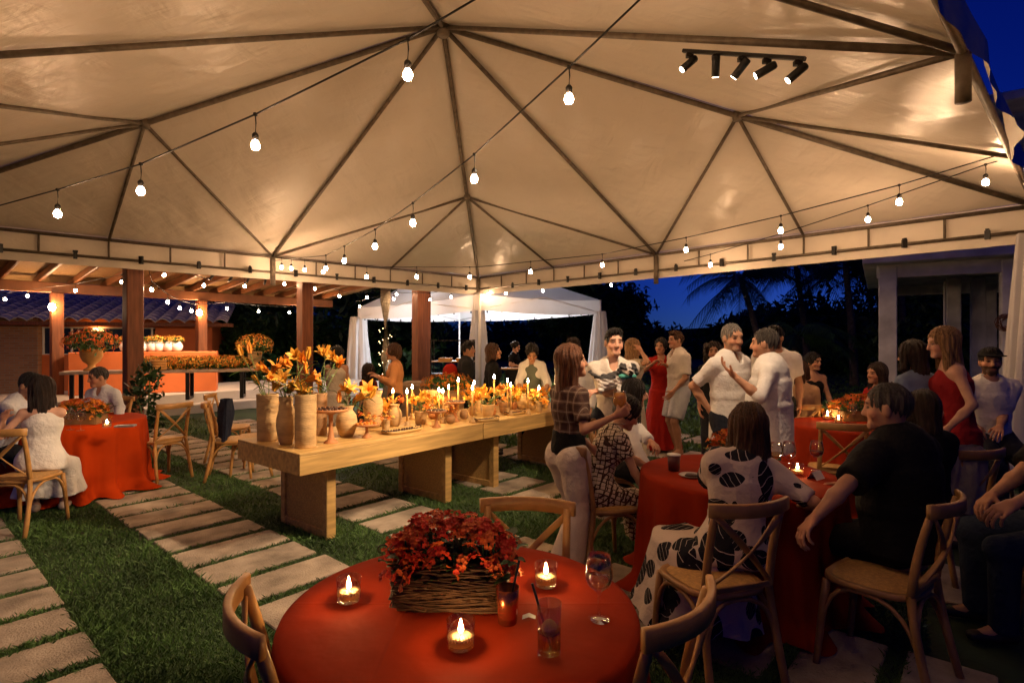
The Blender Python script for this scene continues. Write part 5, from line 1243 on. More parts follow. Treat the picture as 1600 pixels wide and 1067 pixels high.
b0, D0 = vtop('D'); bouquet('lilies rising behind the frontmost cylinder', b0, [(W(503, 549, D0), 1), (W(519, 558, D0), 1), (W(495, 590, D0), 1), (W(530, 566, D0 + .1), 1), (W(512, 545, D0), 0), (W(500, 602, D0), 0)], 14, 4)
b0, D0 = vtop('F'); bouquet('low spread of lilies over the round clay pot', b0, [(W(530 + i * 9, 618 - 6 * math.sin(i * 1.3) - (i % 3) * 5, D0 + .1 * (i % 2)), i % 3) for i in range(7)], 18, 5)
for i, (k, xs_, yt_) in enumerate((('J', (650, 672), 612), ('N', (740, 790), 604), ('O', (775, 812), 604), ('S', (722, 762), 600), ('Q', (830, 856), 612), ('T', (838, 862), 606))):
    b0, D0 = vtop(k); rr = random.Random(i); nn = 14 if k in 'NOS' else 8
    bouquet('spray of small yellow lilies in %s' % ['the pot right of the candle jar', 'the pot right of the table joint', 'the pot over the boat-shaped tray', 'the wide pot behind', 'the small cup near the far end', 'the last pot by the woman in plaid'][i], b0,
            [(W(rr.uniform(*xs_), yt_ + rr.uniform(0, 20), D0 + rr.uniform(-.1, .15)), rr.choice((0, 0, 1, 1, 2))) for _ in range(nn)], 12, 20 + i, .085, stemr=.003, leafl=.10)
for i, (x_, y_, D_, lab) in enumerate(((617, 626, 5.6, 'loose orange flowers around the pale clay jar'), (574, 653, 4.95, 'orange flowers piled on the low cake stand'), (700, 628, 6.0, 'orange flowers beside the candle cluster'), (670, 640, 5.5, 'orange flowers right of the upright lilies'), (438, 650, 4.85, 'small red orange flowers tucked between the first vases'))):
    p = np.array(W(x_, y_, D_)); t = thing('flower_cluster', lab, 'flowers', p, 0, 'small flower clusters on the buffet'); rr = random.Random(i)
    for j in range(22): o = link('blossom', BMS[j % 4], (M_mari, M_redor, M_lilyb)[j % 3], t, (rr.uniform(-.09, .09), rr.uniform(-.07, .07), rr.uniform(-.04, .04))); o.scale = (.026,) * 3; o.rotation_euler = (rr.uniform(-.8, .8), rr.uniform(-.8, .8), rr.uniform(0, 6))

# ---- smaller pots and posies packed between the larger vases
rr = random.Random(12); _n = 0
_where = ['beside the tall cake stand', 'behind the wooden tray', 'near the pale clay jar', 'at the back edge past the urn', 'between the candles', 'below the white curtain', 'close to the table joint', 'left of the boat-shaped tray', 'behind the squat cake stand', 'before the apron server', 'near the far end', 'at the far back edge', 'beside the goblet stand', 'in the middle of the far table', 'next to the last candle', 'by the handled jug']
for i in range(16):
    a = 1.05 + i * .185 + rr.uniform(-.05, .05); d = (.30, .62, .85, .48)[i % 4] + rr.uniform(-.06, .06); q_ = bA + bu * a + bn * d; base = Vector((q_[0], q_[1], ZB)); hgt = rr.uniform(.07, .16); wid = rr.uniform(.08, .13)
    vase('small clay pot ' + _where[i], base, (POT, LOWP, BELLY)[i % 3], (M_clay, M_clayd, M_terracotta)[i % 3], hgt, wid, 'small_pot', 'small clay pots on the buffet', seg=18)
    b0 = np.array(base) + np.array((0, 0, hgt * .7))
    if i % 2: bouquet('posy of little lilies in the small pot ' + _where[i], b0, [(b0 + np.array((rr.uniform(-.09, .09), rr.uniform(-.09, .09), rr.uniform(.09, .2))), rr.choice((0, 1, 1, 2))) for _ in range(9)], 9, 60 + i, .075, 'posies in small pots', stemr=.003, leafl=.09)
    else:
        t = thing('flower_cluster', 'orange posy in the small pot ' + _where[i], 'flowers', b0 + np.array((0, 0, .06)), 0, 'small flower clusters on the buffet')
        for j in range(20): o = link('blossom', BMS[j % 4], (M_mari, M_lilyb, M_redor)[j % 3], t, (rr.uniform(-.06, .06), rr.uniform(-.06, .06), rr.uniform(-.03, .04))); o.scale = (.028,) * 3; o.rotation_euler = (rr.uniform(-.8, .8), rr.uniform(-.8, .8), rr.uniform(0, 6))
# ---- bar counter, console table and its flowers under the pergola
def boxed(name, label, cat, p0, p1, depth, z0, z1, mat):
    p0, p1 = np.array(p0), np.array(p1); d = p1 - p0; L_ = np.linalg.norm(d); a = math.atan2(d[1], d[0]); c = (p0 + p1) / 2 + np.array((-d[1], d[0])) / L_ * depth / 2
    return tag(MB().bbox((0, 0, (z1 - z0) / 2), (L_, depth, z1 - z0), .012).build(name, mat, None, False, (c[0], c[1], z0), a), label, cat)
g0 = np.array((XD(106, 12.0), 12.0)); g1 = np.array((XD(338, 13.2), 13.2))
boxed('bar_counter', 'long orange painted counter under the pergola', 'counter', g0, g1, .7, ZF, 1.36, M_orange)
k0 = np.array((XD(92, 10.4), 10.4)); k1 = np.array((XD(402, 11.6), 11.6)); kd = (k1 - k0) / np.linalg.norm(k1 - k0); kn_ = np.array((-kd[1], kd[0])); kl = np.linalg.norm(k1 - k0); ka = math.atan2(kd[1], kd[0])
ct = thing('console_table', 'long console table with pale top and black legs before the counter', 'table', (k0[0], k0[1], 0), ka)
ZK = 1.03
MB().bbox((kl / 2, .3, ZK - .03), (kl, .6, .06), .006).build('tabletop', pm('pale_top', (.42, .32, .24), .5, .2, 6), ct)
for x in (.18, kl * .31, kl * .62, kl - .3):
    for y in (.06, .54): MB().bbox((x, y, (ZK - .062 + ZF) / 2), (.07, .05, ZK - .062 - ZF), .004).build('leg', M_black, ct)
    MB().bbox((x, .3, ZF + .025), (.07, .43, .05), .004).build('foot_bar', M_black, ct)
def onK(x, y, z=0): q = k0 + kd * x + kn_ * y; return np.array((q[0], q[1], ZK + z))
def flower_mass(label, pos, rad, n, bs, mats, seed, name='flower_mass', group='orange flower masses under the pergola', leaves=True):
    rr = np.random.default_rng(seed); t = thing(name, label, 'flowers', pos, ka, group); qm = [MB() for _ in mats]
    for i in range(n):
        d = rr.normal(size=3); d[2] = abs(d[2]) * (1 if rr.random() < .85 else -.4); d /= np.linalg.norm(d); k_ = rr.uniform(.84, 1.04); x = d * np.array(rad) * k_
        s_ = bs * rr.uniform(.75, 1.25); M3 = np.array(Matrix.LocRotScale(Vector(x), Vector(d).to_track_quat('Z', 'Y'), Vector((s_,) * 3))); me = BLOW[i % 4]; co = np.array([v.co[:] + (1,) for v in me.vertices]) @ M3.T
        qm[i % len(mats)].add(co[:, :3], [tuple(f.vertices) for f in me.polygons])
    for k, m_ in enumerate(mats): stuff(qm[k].build('blossoms', m_, t))
    if leaves:
        V, Fc = leafcloud([(0, 0, rad[2] * .1, rad[0] * .92, rad[1] * .92, rad[2] * .8)], int(n * 1.2), .05, seed); link('leaves', mesh_from(V, Fc, 'leaves'), M_leaf, t)
    return t
def urn(label, p, hgt, wid, mat):
    t = thing('urn', label, 'urn', p, 0, 'terracotta urns'); MB().lathe([(0, 0), (wid * .33, 0), (wid * .33, .03), (wid * .16, hgt * .16), (wid * .15, hgt * .28), (wid * .36, hgt * .45), (wid * .47, hgt * .7), (wid * .46, hgt * .92), (wid * .52, hgt), (wid * .48, hgt), (wid * .42, hgt * .9), (0, hgt * .88)], 28).build('body', mat, t, True)
M_ochre = pm('ochre_clay', (.55, .30, .09), .6, .2, 6, .15, 40)
u0 = onK(.42, .3); urn('ochre urn at the left end of the console table', u0, .42, .40, M_ochre); flower_mass('round mound of orange flowers in the left urn', u0 + np.array((0, 0, .52)), (.46, .42, .30), 420, .05, (M_mari, M_redor), 5)
u0 = onK(kl * .98, .3); urn('clay urn at the right end of the console table', u0, .36, .30, M_clay); flower_mass('ball of orange flowers in the right urn', u0 + np.array((0, 0, .46)), (.36, .33, .26), 340, .045, (M_mari, M_lilyb), 6)
for i in range(10):
    x = 1.35 + i * (kl * .88 - 1.35) / 9; flower_mass(['left end', 'second patch', 'third patch', 'fourth patch', 'fifth patch', 'sixth patch', 'seventh patch', 'eighth patch', 'ninth patch', 'right end'][i] + ' of the long row of yellow orange flowers on the console', onK(x, .32, .10), (.26, .26, .17), 190, .042, (M_mari, M_lilyb), 30 + i)
for i in range(4):
    tag(MB().lathe([(0, 0), (.13, 0), (.15, .04), (.14, .05), (0, .05)], 20).build('plate', M_ochre, None, True, onK(kl * .47, .07, .0 + .05 * i)), '%s plate of the stack in front of the console flowers' % ('bottom', 'second', 'third', 'top')[i], 'plate', 'stacked plates on the console')
for i, px in enumerate((197, 222, 238, 248, 264, 276)):
    g_ = g0 + (g1 - g0) * ((px - 106) / 232) + np.array((-.3, .35)); p = np.array((g_[0] + 0, g_[1], 1.362)); p[0] = XD(px, p[1])
    vase(['leftmost', 'second', 'third', 'fourth', 'fifth', 'rightmost'][i] + ' white round pot on the orange counter', p, LOWP, M_white, .24, .27, 'flower_pot', 'white pots on the orange counter', seg=18)
    flower_mass('yellow flowers in the %s white pot on the counter' % ['leftmost', 'second', 'third', 'fourth', 'fifth', 'rightmost'][i], p + np.array((0, 0, .27)), (.15, .15, .10), 60, .04, (M_lilyb, M_mari), 50 + i)
# plant by the front post
tp = thing('potted_shrub', 'leafy shrub at the foot of the front pergola post', 'plant', (XD(232, 8.2), 8.2, 0)); V, Fc = leafcloud([(0, 0, .95, .22, .2, .35), (-.25, .1, .75, .15, .15, .3), (.08, 0, .4, .12, .12, .3)], 330, .055, 77, .9); link('leaves', mesh_from(V, Fc, 'leaves'), M_leafd, tp); MB().tube([(0, 0, 0), (.0, 0, .6), (.03, 0, 1.2)], [.02, .015, .006], 6).build('stem', M_stem, tp); MB().tube([(0, 0, .2), (-.15, .05, .6), (-.25, .1, .9)], [.012, .01, .005], 6).build('stem', M_stem, tp)
# orange flower bush and rack behind the buffet
flower_mass('low orange flower bush behind the buffet candles', (XD(700, 7.9), 7.9, .98), (.40, .3, .16), 240, .04, (M_mari,), 71); u0 = np.array((XD(700, 7.9), 7.9, 0.0))
vase('large dark planter under the orange bush behind the buffet', u0, POT, M_clayd, .92, .5, 'planter_pot', 'large planters')
rk = thing('metal_rack', 'black metal shelf rack with warm trays behind the wooden post', 'rack', (XD(708, 11.2), 11.2, 0))
for x in (-.42, .42):
    for y in (-.2, .2): MB().box((x, y, .82), (.025, .025, 1.64)).build('upright', M_blackmetal, rk)
for z in (.55, .95, 1.2, 1.62): MB().box((0, 0, z), (.86, .42, .02)).build('shelf', M_blackmetal if z != 1.2 else M_wood, rk)
for x, lab in ((-.15, 'left warm food tray on the metal rack'), (.2, 'right warm food tray on the metal rack')):
    tag(MB().bbox((0, 0, .03), (.26, .3, .06), .012).build('food_tray', M_ochre, None, False, (XD(708, 11.2) + x, 11.2, 1.212)), lab, 'tray', 'food trays')
# palm trunk wrapped in fairy lights
pt = thing('palm_tree', 'pale palm trunk wrapped in fairy lights left of the post', 'palm tree', (XD(602, 13.8), 13.8, 0)); MB().tube([(0, 0, 0), (.03, 0, 1.2), (.0, 0, 2.6), (.05, 0, 4)], [.16, .14, .13, .12], 12).build('trunk', pm('pale_palm_bark', (.33, .28, .2), .8, .4, 10, .5, 30, stretch=(1, 1, 5)), pt, True)
fb = MB().lathe([(0, -.012), (.012, 0), (0, .012)], 6); fme = mesh_from(np.concatenate(fb.v), fb.f, 'fairy_light')
for i in range(34):
    a = i * .9; z = .6 + i * .04; link('fairy_light', fme, emit('fairy_glow', (1, .6, .25), 5), pt, (.155 * math.cos(a), .155 * math.sin(a), z))
tk = thing('grass_clump', 'tuft of long grass behind the buffet by the palm trunk', 'plant', (XD(640, 9.5), 9.5, 0)); q = MB(); rr = random.Random(3)
for i in range(60): a = rr.uniform(0, 6.28); q.grid(leaf_grid((rr.uniform(-.08, .08), rr.uniform(-.08, .08), 0), (math.cos(a) * .4, math.sin(a) * .4, 1), rr.uniform(.6, 1.1), .012, .35))
q.build('blades', M_leaf, tk, True)
bx_ = tag(MB().bbox((0, 0, .35), (.55, .5, .7), .05).build('armchair', pm('beige_fabric', (.30, .21, .14), .85, .2, 20, .4, 80), None, False, (XD(655, 8.6), 8.6, .0 + .28)), 'beige upholstered chair back behind the buffet', 'chair')
lg = MB()
for x in (-.2, .2):
    for y in (-.18, .18): lg.tube([(x, y, -.28), (x, y, .02)], .02, 6)
lg.build('leg', M_chairdk, bx_)

# ================================================================== LAMPS
# track of five spots on the near right rafter of the tent
mN = (cor['N'] + cor['R']) / 2
r0_ = apex + (mN - apex) * .655; r1_ = apex + (mN - apex) * .835
track('black track with five small spot heads clamped under a tent rafter', r0_ - np.array((0, 0, .09)), r1_ - np.array((0, 0, .09)),
      [(.06, (-3.0, 3.9, .0), 1.0), (.30, (1.75, 5.0, 1.3), .48), (.52, (-.5, 5.7, .8), 1.05), (.72, (-4.3, 5.7, .4), .9), (.95, (-1.7, 4.3, .5), 1.0)], 'black track lights', SPOT, 50, .8)
# string lights
q = MB().lathe([(0, -.046), (.020, -.038), (.027, -.018), (.023, .0), (.012, .016)], 8); BULBME = mesh_from(np.concatenate(q.v), q.f, 'bulb', True)
q = MB().lathe([(0, .016), (.019, .016), (.020, .05), (.012, .062), (.006, .066)], 10); SOCKME = mesh_from(np.concatenate(q.v), q.f, 'socket', True)
def string(label, pts, bulbs, drop=.10, sag=.0, group='string lights', thick=.006):
    pts = [np.array(p, float) for p in pts]; t = thing('string_light', label, 'string light', pts[0], 0, group); o = pts[0]
    dense = []
    for a, b in zip(pts[:-1], pts[1:]):
        for s in np.linspace(0, 1, 14, endpoint=False): dense.append(a + (b - a) * s - np.array((0, 0, sag * 4 * s * (1 - s))))
    dense.append(pts[-1]); dense = np.array(dense)
    MB().tube([p - o for p in dense], thick, 6).build('cord', M_black, t, True)
    cum = np.r_[0, np.cumsum(np.linalg.norm(np.diff(dense, axis=0), axis=1))]
    def at(u):
        L_ = u * cum[-1]; i = min(np.searchsorted(cum, L_, 'right') - 1, len(dense) - 2); k = (L_ - cum[i]) / (cum[i + 1] - cum[i]); return dense[i] * (1 - k) + dense[i + 1] * k
    us = bulbs if hasattr(bulbs, '__len__') else [(i + .5) / bulbs for i in range(bulbs)]
    for u in us:
        p = at(u) - o; e = p - np.array((0, 0, drop + .066))
        s = link('socket', SOCKME, M_black, t, e); MB().tube([np.array((0, 0, .06)), np.array((.004, 0, .066 + drop * .5)), np.array((0, 0, .066 + drop))], .004, 5).build('drop_cord', M_black, s)
        link('bulb', BULBME, M_bulb, s)
        MB().bbox((0, 0, .066 + drop), (.022, .022, .022), .004).build('cord_clip', M_black, s)
def upx(pts, pxs):      # parameters along a polyline where it crosses given pixel columns
    pts = [np.array(p, float) for p in pts]; seg = [np.linalg.norm(b - a) for a, b in zip(pts[:-1], pts[1:])]; tot = sum(seg); out = []
    for x in pxs:
        acc = 0
        for (a, b), L_ in zip(zip(pts[:-1], pts[1:]), seg):
            xa_, xb_ = [CX + F * q_[0] / max(q_[1], .01) for q_ in (a, b)]
            if min(a[1], b[1]) > 1.8 and min(xa_, xb_) <= x <= max(xa_, xb_):
                k = (x - CX) / F; s = (k * a[1] - a[0]) / ((b[0] - a[0]) - k * (b[1] - a[1])); out.append((acc + s * L_) / tot); break
            acc += L_
    return out
pa = [W(-60, 338, 4.9), W(90, 297, 4.35), W(220, 257, 3.9), W(398, 180, 3.4), W(637, 62, 2.95), W(742, 0, 2.8), W(900, -120, 2.55), Vector((.75, .8, 3.25))]
string('string light crossing the upper left of the tent canopy', pa, upx(pa, (90, 220, 399, 637)) + [.88], .11)
pb = [Vector((-.2, .0, 3.2)), Vector((.5, 1.3, 3.4)), W(1090, -95, 2.6), W(1000, 0, 2.8), W(890, 105, 3.15), W(740, 243, 4.1), W(645, 318, 5.0), W(585, 360, 5.9), W(537, 386, 6.9), W(508, 400, 7.7), W(425, 408, 9.6)]
string('string light from the upper right down to the left tent eave', pb, [.03, .10] + upx(pb, (889, 741, 645, 586, 538, 509)), .10)
pcs = [W(425, 402, 9.4), W(573, 418, 9.2), W(745, 418, 9.0), W(940, 398, 8.2), W(1072, 372, 7.2), W(1220, 338, 6.0), W(1405, 290, 5.3), W(1560, 243, 4.6)]
string('string light running across the back of the tent to the right eave', pcs, upx(pcs, (440, 455, 476, 505, 573, 651, 734, 829, 941, 1072, 1220, 1405)), .08)
pdd = [W(1660, 222, 4.6), W(1540, 258, 5.0), W(1356, 322, 6.4), W(1220, 366, 6.9), W(1110, 398, 8.4), W(1025, 420, 10.5), W(955, 435, 12.6), W(848, 444, 12.7), W(788, 448, 12.8), W(720, 452, 12.9), W(672, 458, 13.0), W(615, 458, 14.0), W(555, 472, 16.0)]
string('string light leaving the right tent edge and passing over to the gazebo', pdd, upx(pdd, (1540, 1356, 1220, 1110, 1025, 955, 848, 790, 763, 705, 672, 615, 562)), .08)
pe = [PG(.2, .2, 3.2), W(237, 440, 9.2), W(262, 460, 9.7), W(281, 470, 10.2), W(299, 475, 10.8), W(312, 476, 11.4), W(355, 473, 12.6), W(404, 478, 13.4), W(452, 480, 14.2), W(505, 476, 15.2)]
string('string light drooping between the pergola posts', pe, upx(pe, (237, 262, 281, 299, 312, 355, 404, 452, 505)), .06)
pf_ = [W(-20, 462, 12.2), W(43, 453, 12.0), W(118, 444, 11.6), W(190, 430, 10.6), PG(.1, .3, 3.2)]
string('string light under the left end of the pergola', pf_, upx(pf_, (8, 43, 118, 190)), .06)

pg_ = [PG(.2, .25, 2.95), PG(plen * .25, .6, 2.75), PG(plen * .5, .3, 2.95), PG(plen * .75, .7, 2.72), PG(plen, .3, 2.95)]
string('string light along the front row of pergola posts', pg_, 8, .06)
# ================================================================== PEOPLE
C_white = cloth('white', (.72, .69, .66)); C_offw = cloth('offwhite', (.66, .60, .53)); C_cream = cloth('cream', (.58, .50, .39)); C_black = cloth('black', (.008, .0075, .008)); C_char = cloth('charcoal', (.02, .02, .022))
C_red = cloth('red', (.42, .02, .012)); C_crim = cloth('crimson', (.32, .018, .022)); C_blue = cloth('blueshirt', (.20, .26, .38)); C_sand = cloth('sand', (.42, .31, .22)); C_orsh = cloth('orangeshirt', (.62, .27, .10)); C_beige = cloth('beige', (.55, .33, .18))
C_navy = cloth('navytrouser', (.016, .018, .028)); C_pale = cloth('palebluegrey', (.52, .54, .60)); C_apron = cloth('apron', (.13, .15, .12)); C_lightb = cloth('lightshirt', (.60, .61, .66)); C_dred = cloth('darkred', (.16, .014, .012))
# plaid
C_plaid = cloth('plaid', (.06, .03, .025)); n_, b_ = mat_nodes(C_plaid); tc = n_.nodes.new('ShaderNodeTexCoord'); last = None
base_ = n_.nodes.new('ShaderNodeRGB'); base_.outputs[0].default_value = (.055, .026, .022, 1); last = base_.outputs[0]
for dr, scl, colr, am, thr in (('Z', 4.6, (.17, .10, .07, 1), .5, .72), ('X', 4.6, (.17, .10, .07, 1), .5, .72), ('Z', 4.6, (.40, .32, .25, 1), .55, .985), ('X', 4.6, (.40, .32, .25, 1), .55, .985), ('Y', 4.6, (.17, .10, .07, 1), .3, .8)):
    wv = n_.nodes.new('ShaderNodeTexWave'); wv.bands_direction = dr; wv.inputs['Scale'].default_value = scl; n_.links.new(tc.outputs['Object'], wv.inputs[0])
    mth = n_.nodes.new('ShaderNodeMath'); mth.operation = 'GREATER_THAN'; mth.inputs[1].default_value = thr; n_.links.new(wv.outputs['Fac'], mth.inputs[0])
    ml = n_.nodes.new('ShaderNodeMath'); ml.operation = 'MULTIPLY'; ml.inputs[1].default_value = am; n_.links.new(mth.outputs[0], ml.inputs[0])
    mx = n_.nodes.new('ShaderNodeMix'); mx.data_type = 'RGBA'; n_.links.new(ml.outputs[0], mx.inputs[0]); n_.links.new(last, mx.inputs[6]); mx.inputs[7].default_value = colr; last = mx.outputs[2]
n_.links.new(last, b_.inputs['Base Color'])
# leaf print and woven print
def print_mat(name, c0, c1, kind):
    m_ = cloth(name, c0); n_, b_ = mat_nodes(m_); tc = n_.nodes.new('ShaderNodeTexCoord'); mp = n_.nodes.new('ShaderNodeMapping'); n_.links.new(tc.outputs['Object'], mp.inputs[0])
    mx = n_.nodes.new('ShaderNodeMix'); mx.data_type = 'RGBA'; mx.inputs[6].default_value = (*c0, 1); mx.inputs[7].default_value = (*c1, 1)
    if kind == 'leaf':
        acc = None
        for rt, scl, off in (((.2, .5, .7), (5.0, 9.5, 9.5), 0), ((.6, -.7, -.5), (9.5, 5.0, 9.5), 5.3), ((1.1, .3, 1.6), (9.5, 9.5, 5.0), 9.1)):
            mq = n_.nodes.new('ShaderNodeMapping'); mq.inputs['Rotation'].default_value = rt; mq.inputs['Scale'].default_value = scl; mq.inputs['Location'].default_value = (off, off * .7, off * .3); n_.links.new(tc.outputs['Object'], mq.inputs[0])
            vo = n_.nodes.new('ShaderNodeTexVoronoi'); vo.inputs['Scale'].default_value = .72; vo.inputs['Randomness'].default_value = 1; n_.links.new(mq.outputs[0], vo.inputs['Vector'])
            lt = n_.nodes.new('ShaderNodeMath'); lt.operation = 'LESS_THAN'; lt.inputs[1].default_value = .34; n_.links.new(vo.outputs['Distance'], lt.inputs[0])
            wv = n_.nodes.new('ShaderNodeTexWave'); wv.inputs['Scale'].default_value = 1.6; wv.inputs['Distortion'].default_value = 2; n_.links.new(mq.outputs[0], wv.inputs[0]); gt = n_.nodes.new('ShaderNodeMath'); gt.operation = 'LESS_THAN'; gt.inputs[1].default_value = .985; n_.links.new(wv.outputs['Fac'], gt.inputs[0])
            mu = n_.nodes.new('ShaderNodeMath'); mu.operation = 'MULTIPLY'; n_.links.new(lt.outputs[0], mu.inputs[0]); n_.links.new(gt.outputs[0], mu.inputs[1])
            if acc is None: acc = mu.outputs[0]
            else:
                mxx = n_.nodes.new('ShaderNodeMath'); mxx.operation = 'MAXIMUM'; n_.links.new(acc, mxx.inputs[0]); n_.links.new(mu.outputs[0], mxx.inputs[1]); acc = mxx.outputs[0]
        n_.links.new(acc, mx.inputs[0])
    else:
        mp.inputs['Rotation'].default_value = (.5, .4, .8); mp.inputs['Scale'].default_value = (30, 30, 38); ck = n_.nodes.new('ShaderNodeTexVoronoi'); ck.inputs['Scale'].default_value = 1; ck.inputs['Randomness'].default_value = .25; ck.distance = 'CHEBYCHEV'; n_.links.new(mp.outputs[0], ck.inputs['Vector'])
        gt = n_.nodes.new('ShaderNodeMath'); gt.operation = 'GREATER_THAN'; gt.inputs[1].default_value = .40; n_.links.new(ck.outputs['Distance'], gt.inputs[0]); n_.links.new(gt.outputs[0], mx.inputs[0])
    n_.links.new(mx.outputs[2], b_.inputs['Base Color']); return m_
C_leaf = print_mat('leafprint', (.60, .50, .42), (.012, .012, .018), 'leaf'); C_weave = print_mat('weaveprint', (.56, .47, .37), (.05, .025, .02), 'weave')
def tr(m_, **k): return [dict(kind='trousers', mat=m_, **k)]
def sh(m_, **k): return [dict(name=k.pop('name', 'shirt'), mat=m_, **k)]
Wv = lambda px, py, D: tuple(W(px, py, D))
# --- standing centre and right
p1 = person('woman in a plaid top and beige trousers seen from behind, raising a glass', (XD(888, 3.85), 3.85), -62, 1.565, 'f', 'tan', ('long', 'auburn', .30), sh(C_plaid, sleeve=.75, hem=-.02, loose=1.08, name='plaid_top', band=C_black, wr=.006), tr(cloth('ecru', (.60, .50, .41)), loose=1.25, cuff=.12, wr=.007), head=(-22, 4), R=Wv(962, 650, 3.62), elbR=(-.1, -.6, -1), L=Wv(925, 700, 3.95), curl=(1.1, .6), vox=.013, hv=.006, palmR=(.2, .8, .3), feet={1: (.10, -.10), -1: (-.09, .14)})
gp = p1['toW'](p1['wr'][1]) + np.array((.035, .045, -.06))
wine_glass('stemmed glass of amber drink in the hand of the woman in plaid', gp, (D_amber, .185), 1.12)
p2 = person('young dark-haired man in a white polo cradling a small dog', (XD(958, 5.15), 5.15), 172, 1.715, 'm', 'fair', ('short', 'black'), sh(C_offw, sleeve=.85, collar=1, loose=1.05, sl=1.02, name='polo_shirt'), tr(C_navy), head=(14, -4), L=Wv(935, 612, 4.86), R=Wv(985, 612, 4.86), elbL=(.25, 0, -1), elbR=(-.25, 0, -1), curl=(.7, .7), hv=.0055, vox=.014)
person('man in a white shirt half hidden behind the woman in plaid', (XD(897, 6.3), 6.3), 150, 1.63, 'm', 'tan', ('short', 'dark'), sh(C_white, sleeve=1.8, collar=1), tr(C_char), head=(20, -8))
person('woman with long fair hair in a cream dress, back turned', (XD(987, 7.5), 7.5), -62, 1.63, 'f', 'tan', ('long', 'blond', .40), sh(C_cream, kind='dress', hz=.08, flare=.26, sleeve=.5, loose=1.15, name='dress', flatchest=0), None, head=(-10, 0), R=Wv(1001, 548, 7.3), elbR=(.3, -1, -.8), hands=True, shoes=(.2, .12, .08))
person('woman in a long red dress with her hands raised to her chest', (XD(1033, 8.15), 8.15), 168, 1.64, 'f', 'tan', ('tied', 'black'), sh(C_red, kind='dress', hz=.04, flare=.30, sleeve=.7, loose=1.16, name='dress', vneck=.06, folds=9), None, head=(-20, 0), R=Wv(1022, 567, 7.85), L=Wv(1042, 572, 7.85), elbR=(-1, 0, -.9), elbL=(1, 0, -.9), curl=(.9, .9), shoes=(.3, .2, .15))
person('barefoot man in a pale polo and shorts, hand in pocket, in profile', (XD(1060, 7.85), 7.85), 100, 1.745, 'm', 'tan', ('short', 'brown'), sh(C_offw, sleeve=.85, collar=1, loose=1.12, hem=.16, name='polo_shirt'), [dict(kind='shorts', mat=C_pale, loose=1.25)], L=Wv(1052, 612, 7.66), elbL=(.9, -.5, -.2), head=(0, -2), shoes=None, fat=1.06)
person('woman with dark curly hair behind the man in white polo', (XD(1116, 6.9), 6.9), 165, 1.58, 'f', 'tan', ('curly', 'dark', .20), sh(C_char, sleeve=1.5), tr(C_char), head=(-10, 0))
person('grey-haired man in a white polo leaning in to talk', (XD(1139, 5.1), 5.1), -150, 1.765, 'm', 'tan', ('crop', 'grey'), sh(C_white, sleeve=.85, collar=1, loose=1.14, hem=.2, sl=.98, name='polo_shirt'), tr(C_navy), lean=(.03, .04), head=(-14, -6), fat=1.08, beard=.35, hv=.0055, vox=.014, R=Wv(1108, 640, 5.1))
p11 = person('stout man in a white shirt, sleeves rolled, gesturing with one hand', (XD(1206, 4.62), 4.62), 62, 1.705, 'm', 'tan', ('crop', 'salt'), sh(C_white, sleeve=1.25, collar=1, loose=1.15, hem=.20, sl=.9), tr(cloth('khaki', (.42, .32, .24))), lean=(.03, 0), head=(-8, -2), fat=1.2, L=Wv(1148, 588, 4.42), elbL=(.4, -.7, -1), curl=(.4, .45), palmL=(0, .2, 1), hv=.0055, vox=.014)
person('bearded man in a white tee behind the stout man', (XD(1213, 6.3), 6.3), 160, 1.78, 'm', 'olive', ('short', 'black'), sh(C_white, sleeve=.7, loose=1.1, name='tee'), tr(C_char), head=(-30, -4), beard=.75)
# --- seated at the tables on the right
person('seated woman in a woven print dress leaning forward', (XD(926, 3.98), 3.98), -72, 1.50, 'f', 'tan', ('tied', 'black'), sh(C_weave, kind='dress', sleeve=.55, loose=1.12, name='dress', flare=.14), None, seat=.44, lean=(.42, 0), head=(-4, -14), R=Wv(1030, 806, 3.75), L=Wv(1045, 752, 3.9), elbR=(-.3, -.8, -.6), curl=(.4, .4), vox=.014, hv=.006, shoes=(.25, .15, .1), feet={1: (.10, .42), -1: (-.08, .46)})
person('seated woman with long black hair and a white sleeve reaching to a cup', (XD(972, 4.72), 4.72), -100, 1.50, 'f', 'tan', ('long', 'black', .42), sh(C_white, sleeve=1.9, loose=1.15, sl=1.15), tr(C_char), seat=.46, lean=(.12, 0), head=(20, -6), L=Wv(1040, 716, 4.2), R=Wv(1015, 745, 4.3), curl=(.9, .8), elbL=(0, .6, -.8), hv=.006)
person('seated woman with short brown hair in a beige top, back turned', (XD(1249, 6.6), 6.6), -28, 1.66, 'f', 'tan', ('bob', 'brown', .10), sh(C_beige, sleeve=.9, loose=1.1), tr(C_char), seat=.47, head=(-12, 0), fat=1.12)
person('seated woman in a black tank top beyond the beige one', (XD(1268, 7.7), 7.7), 176, 1.72, 'f', 'tan', ('tied', 'black'), sh(C_black, strap=1, name='tank_top', loose=1.08), tr(C_black), seat=.52, head=(24, -8))
person('seated girl with dark hair in profile by the rear flowers', (XD(1374, 6.35), 6.35), 98, 1.63, 'f', 'tan', ('long', 'dark', .26), sh(C_red, sleeve=.6), tr(C_char), seat=.47, head=(0, -4))
person('woman with a dark bob and a blue shirt, back to us', (XD(1432, 4.6), 4.6), 14, 1.60, 'f', 'tan', ('bob', 'dark', .14), sh(C_blue, sleeve=1.3, loose=1.16, sl=1.15, hem=.2), tr(C_navy), head=(10, -6), fat=1.08)
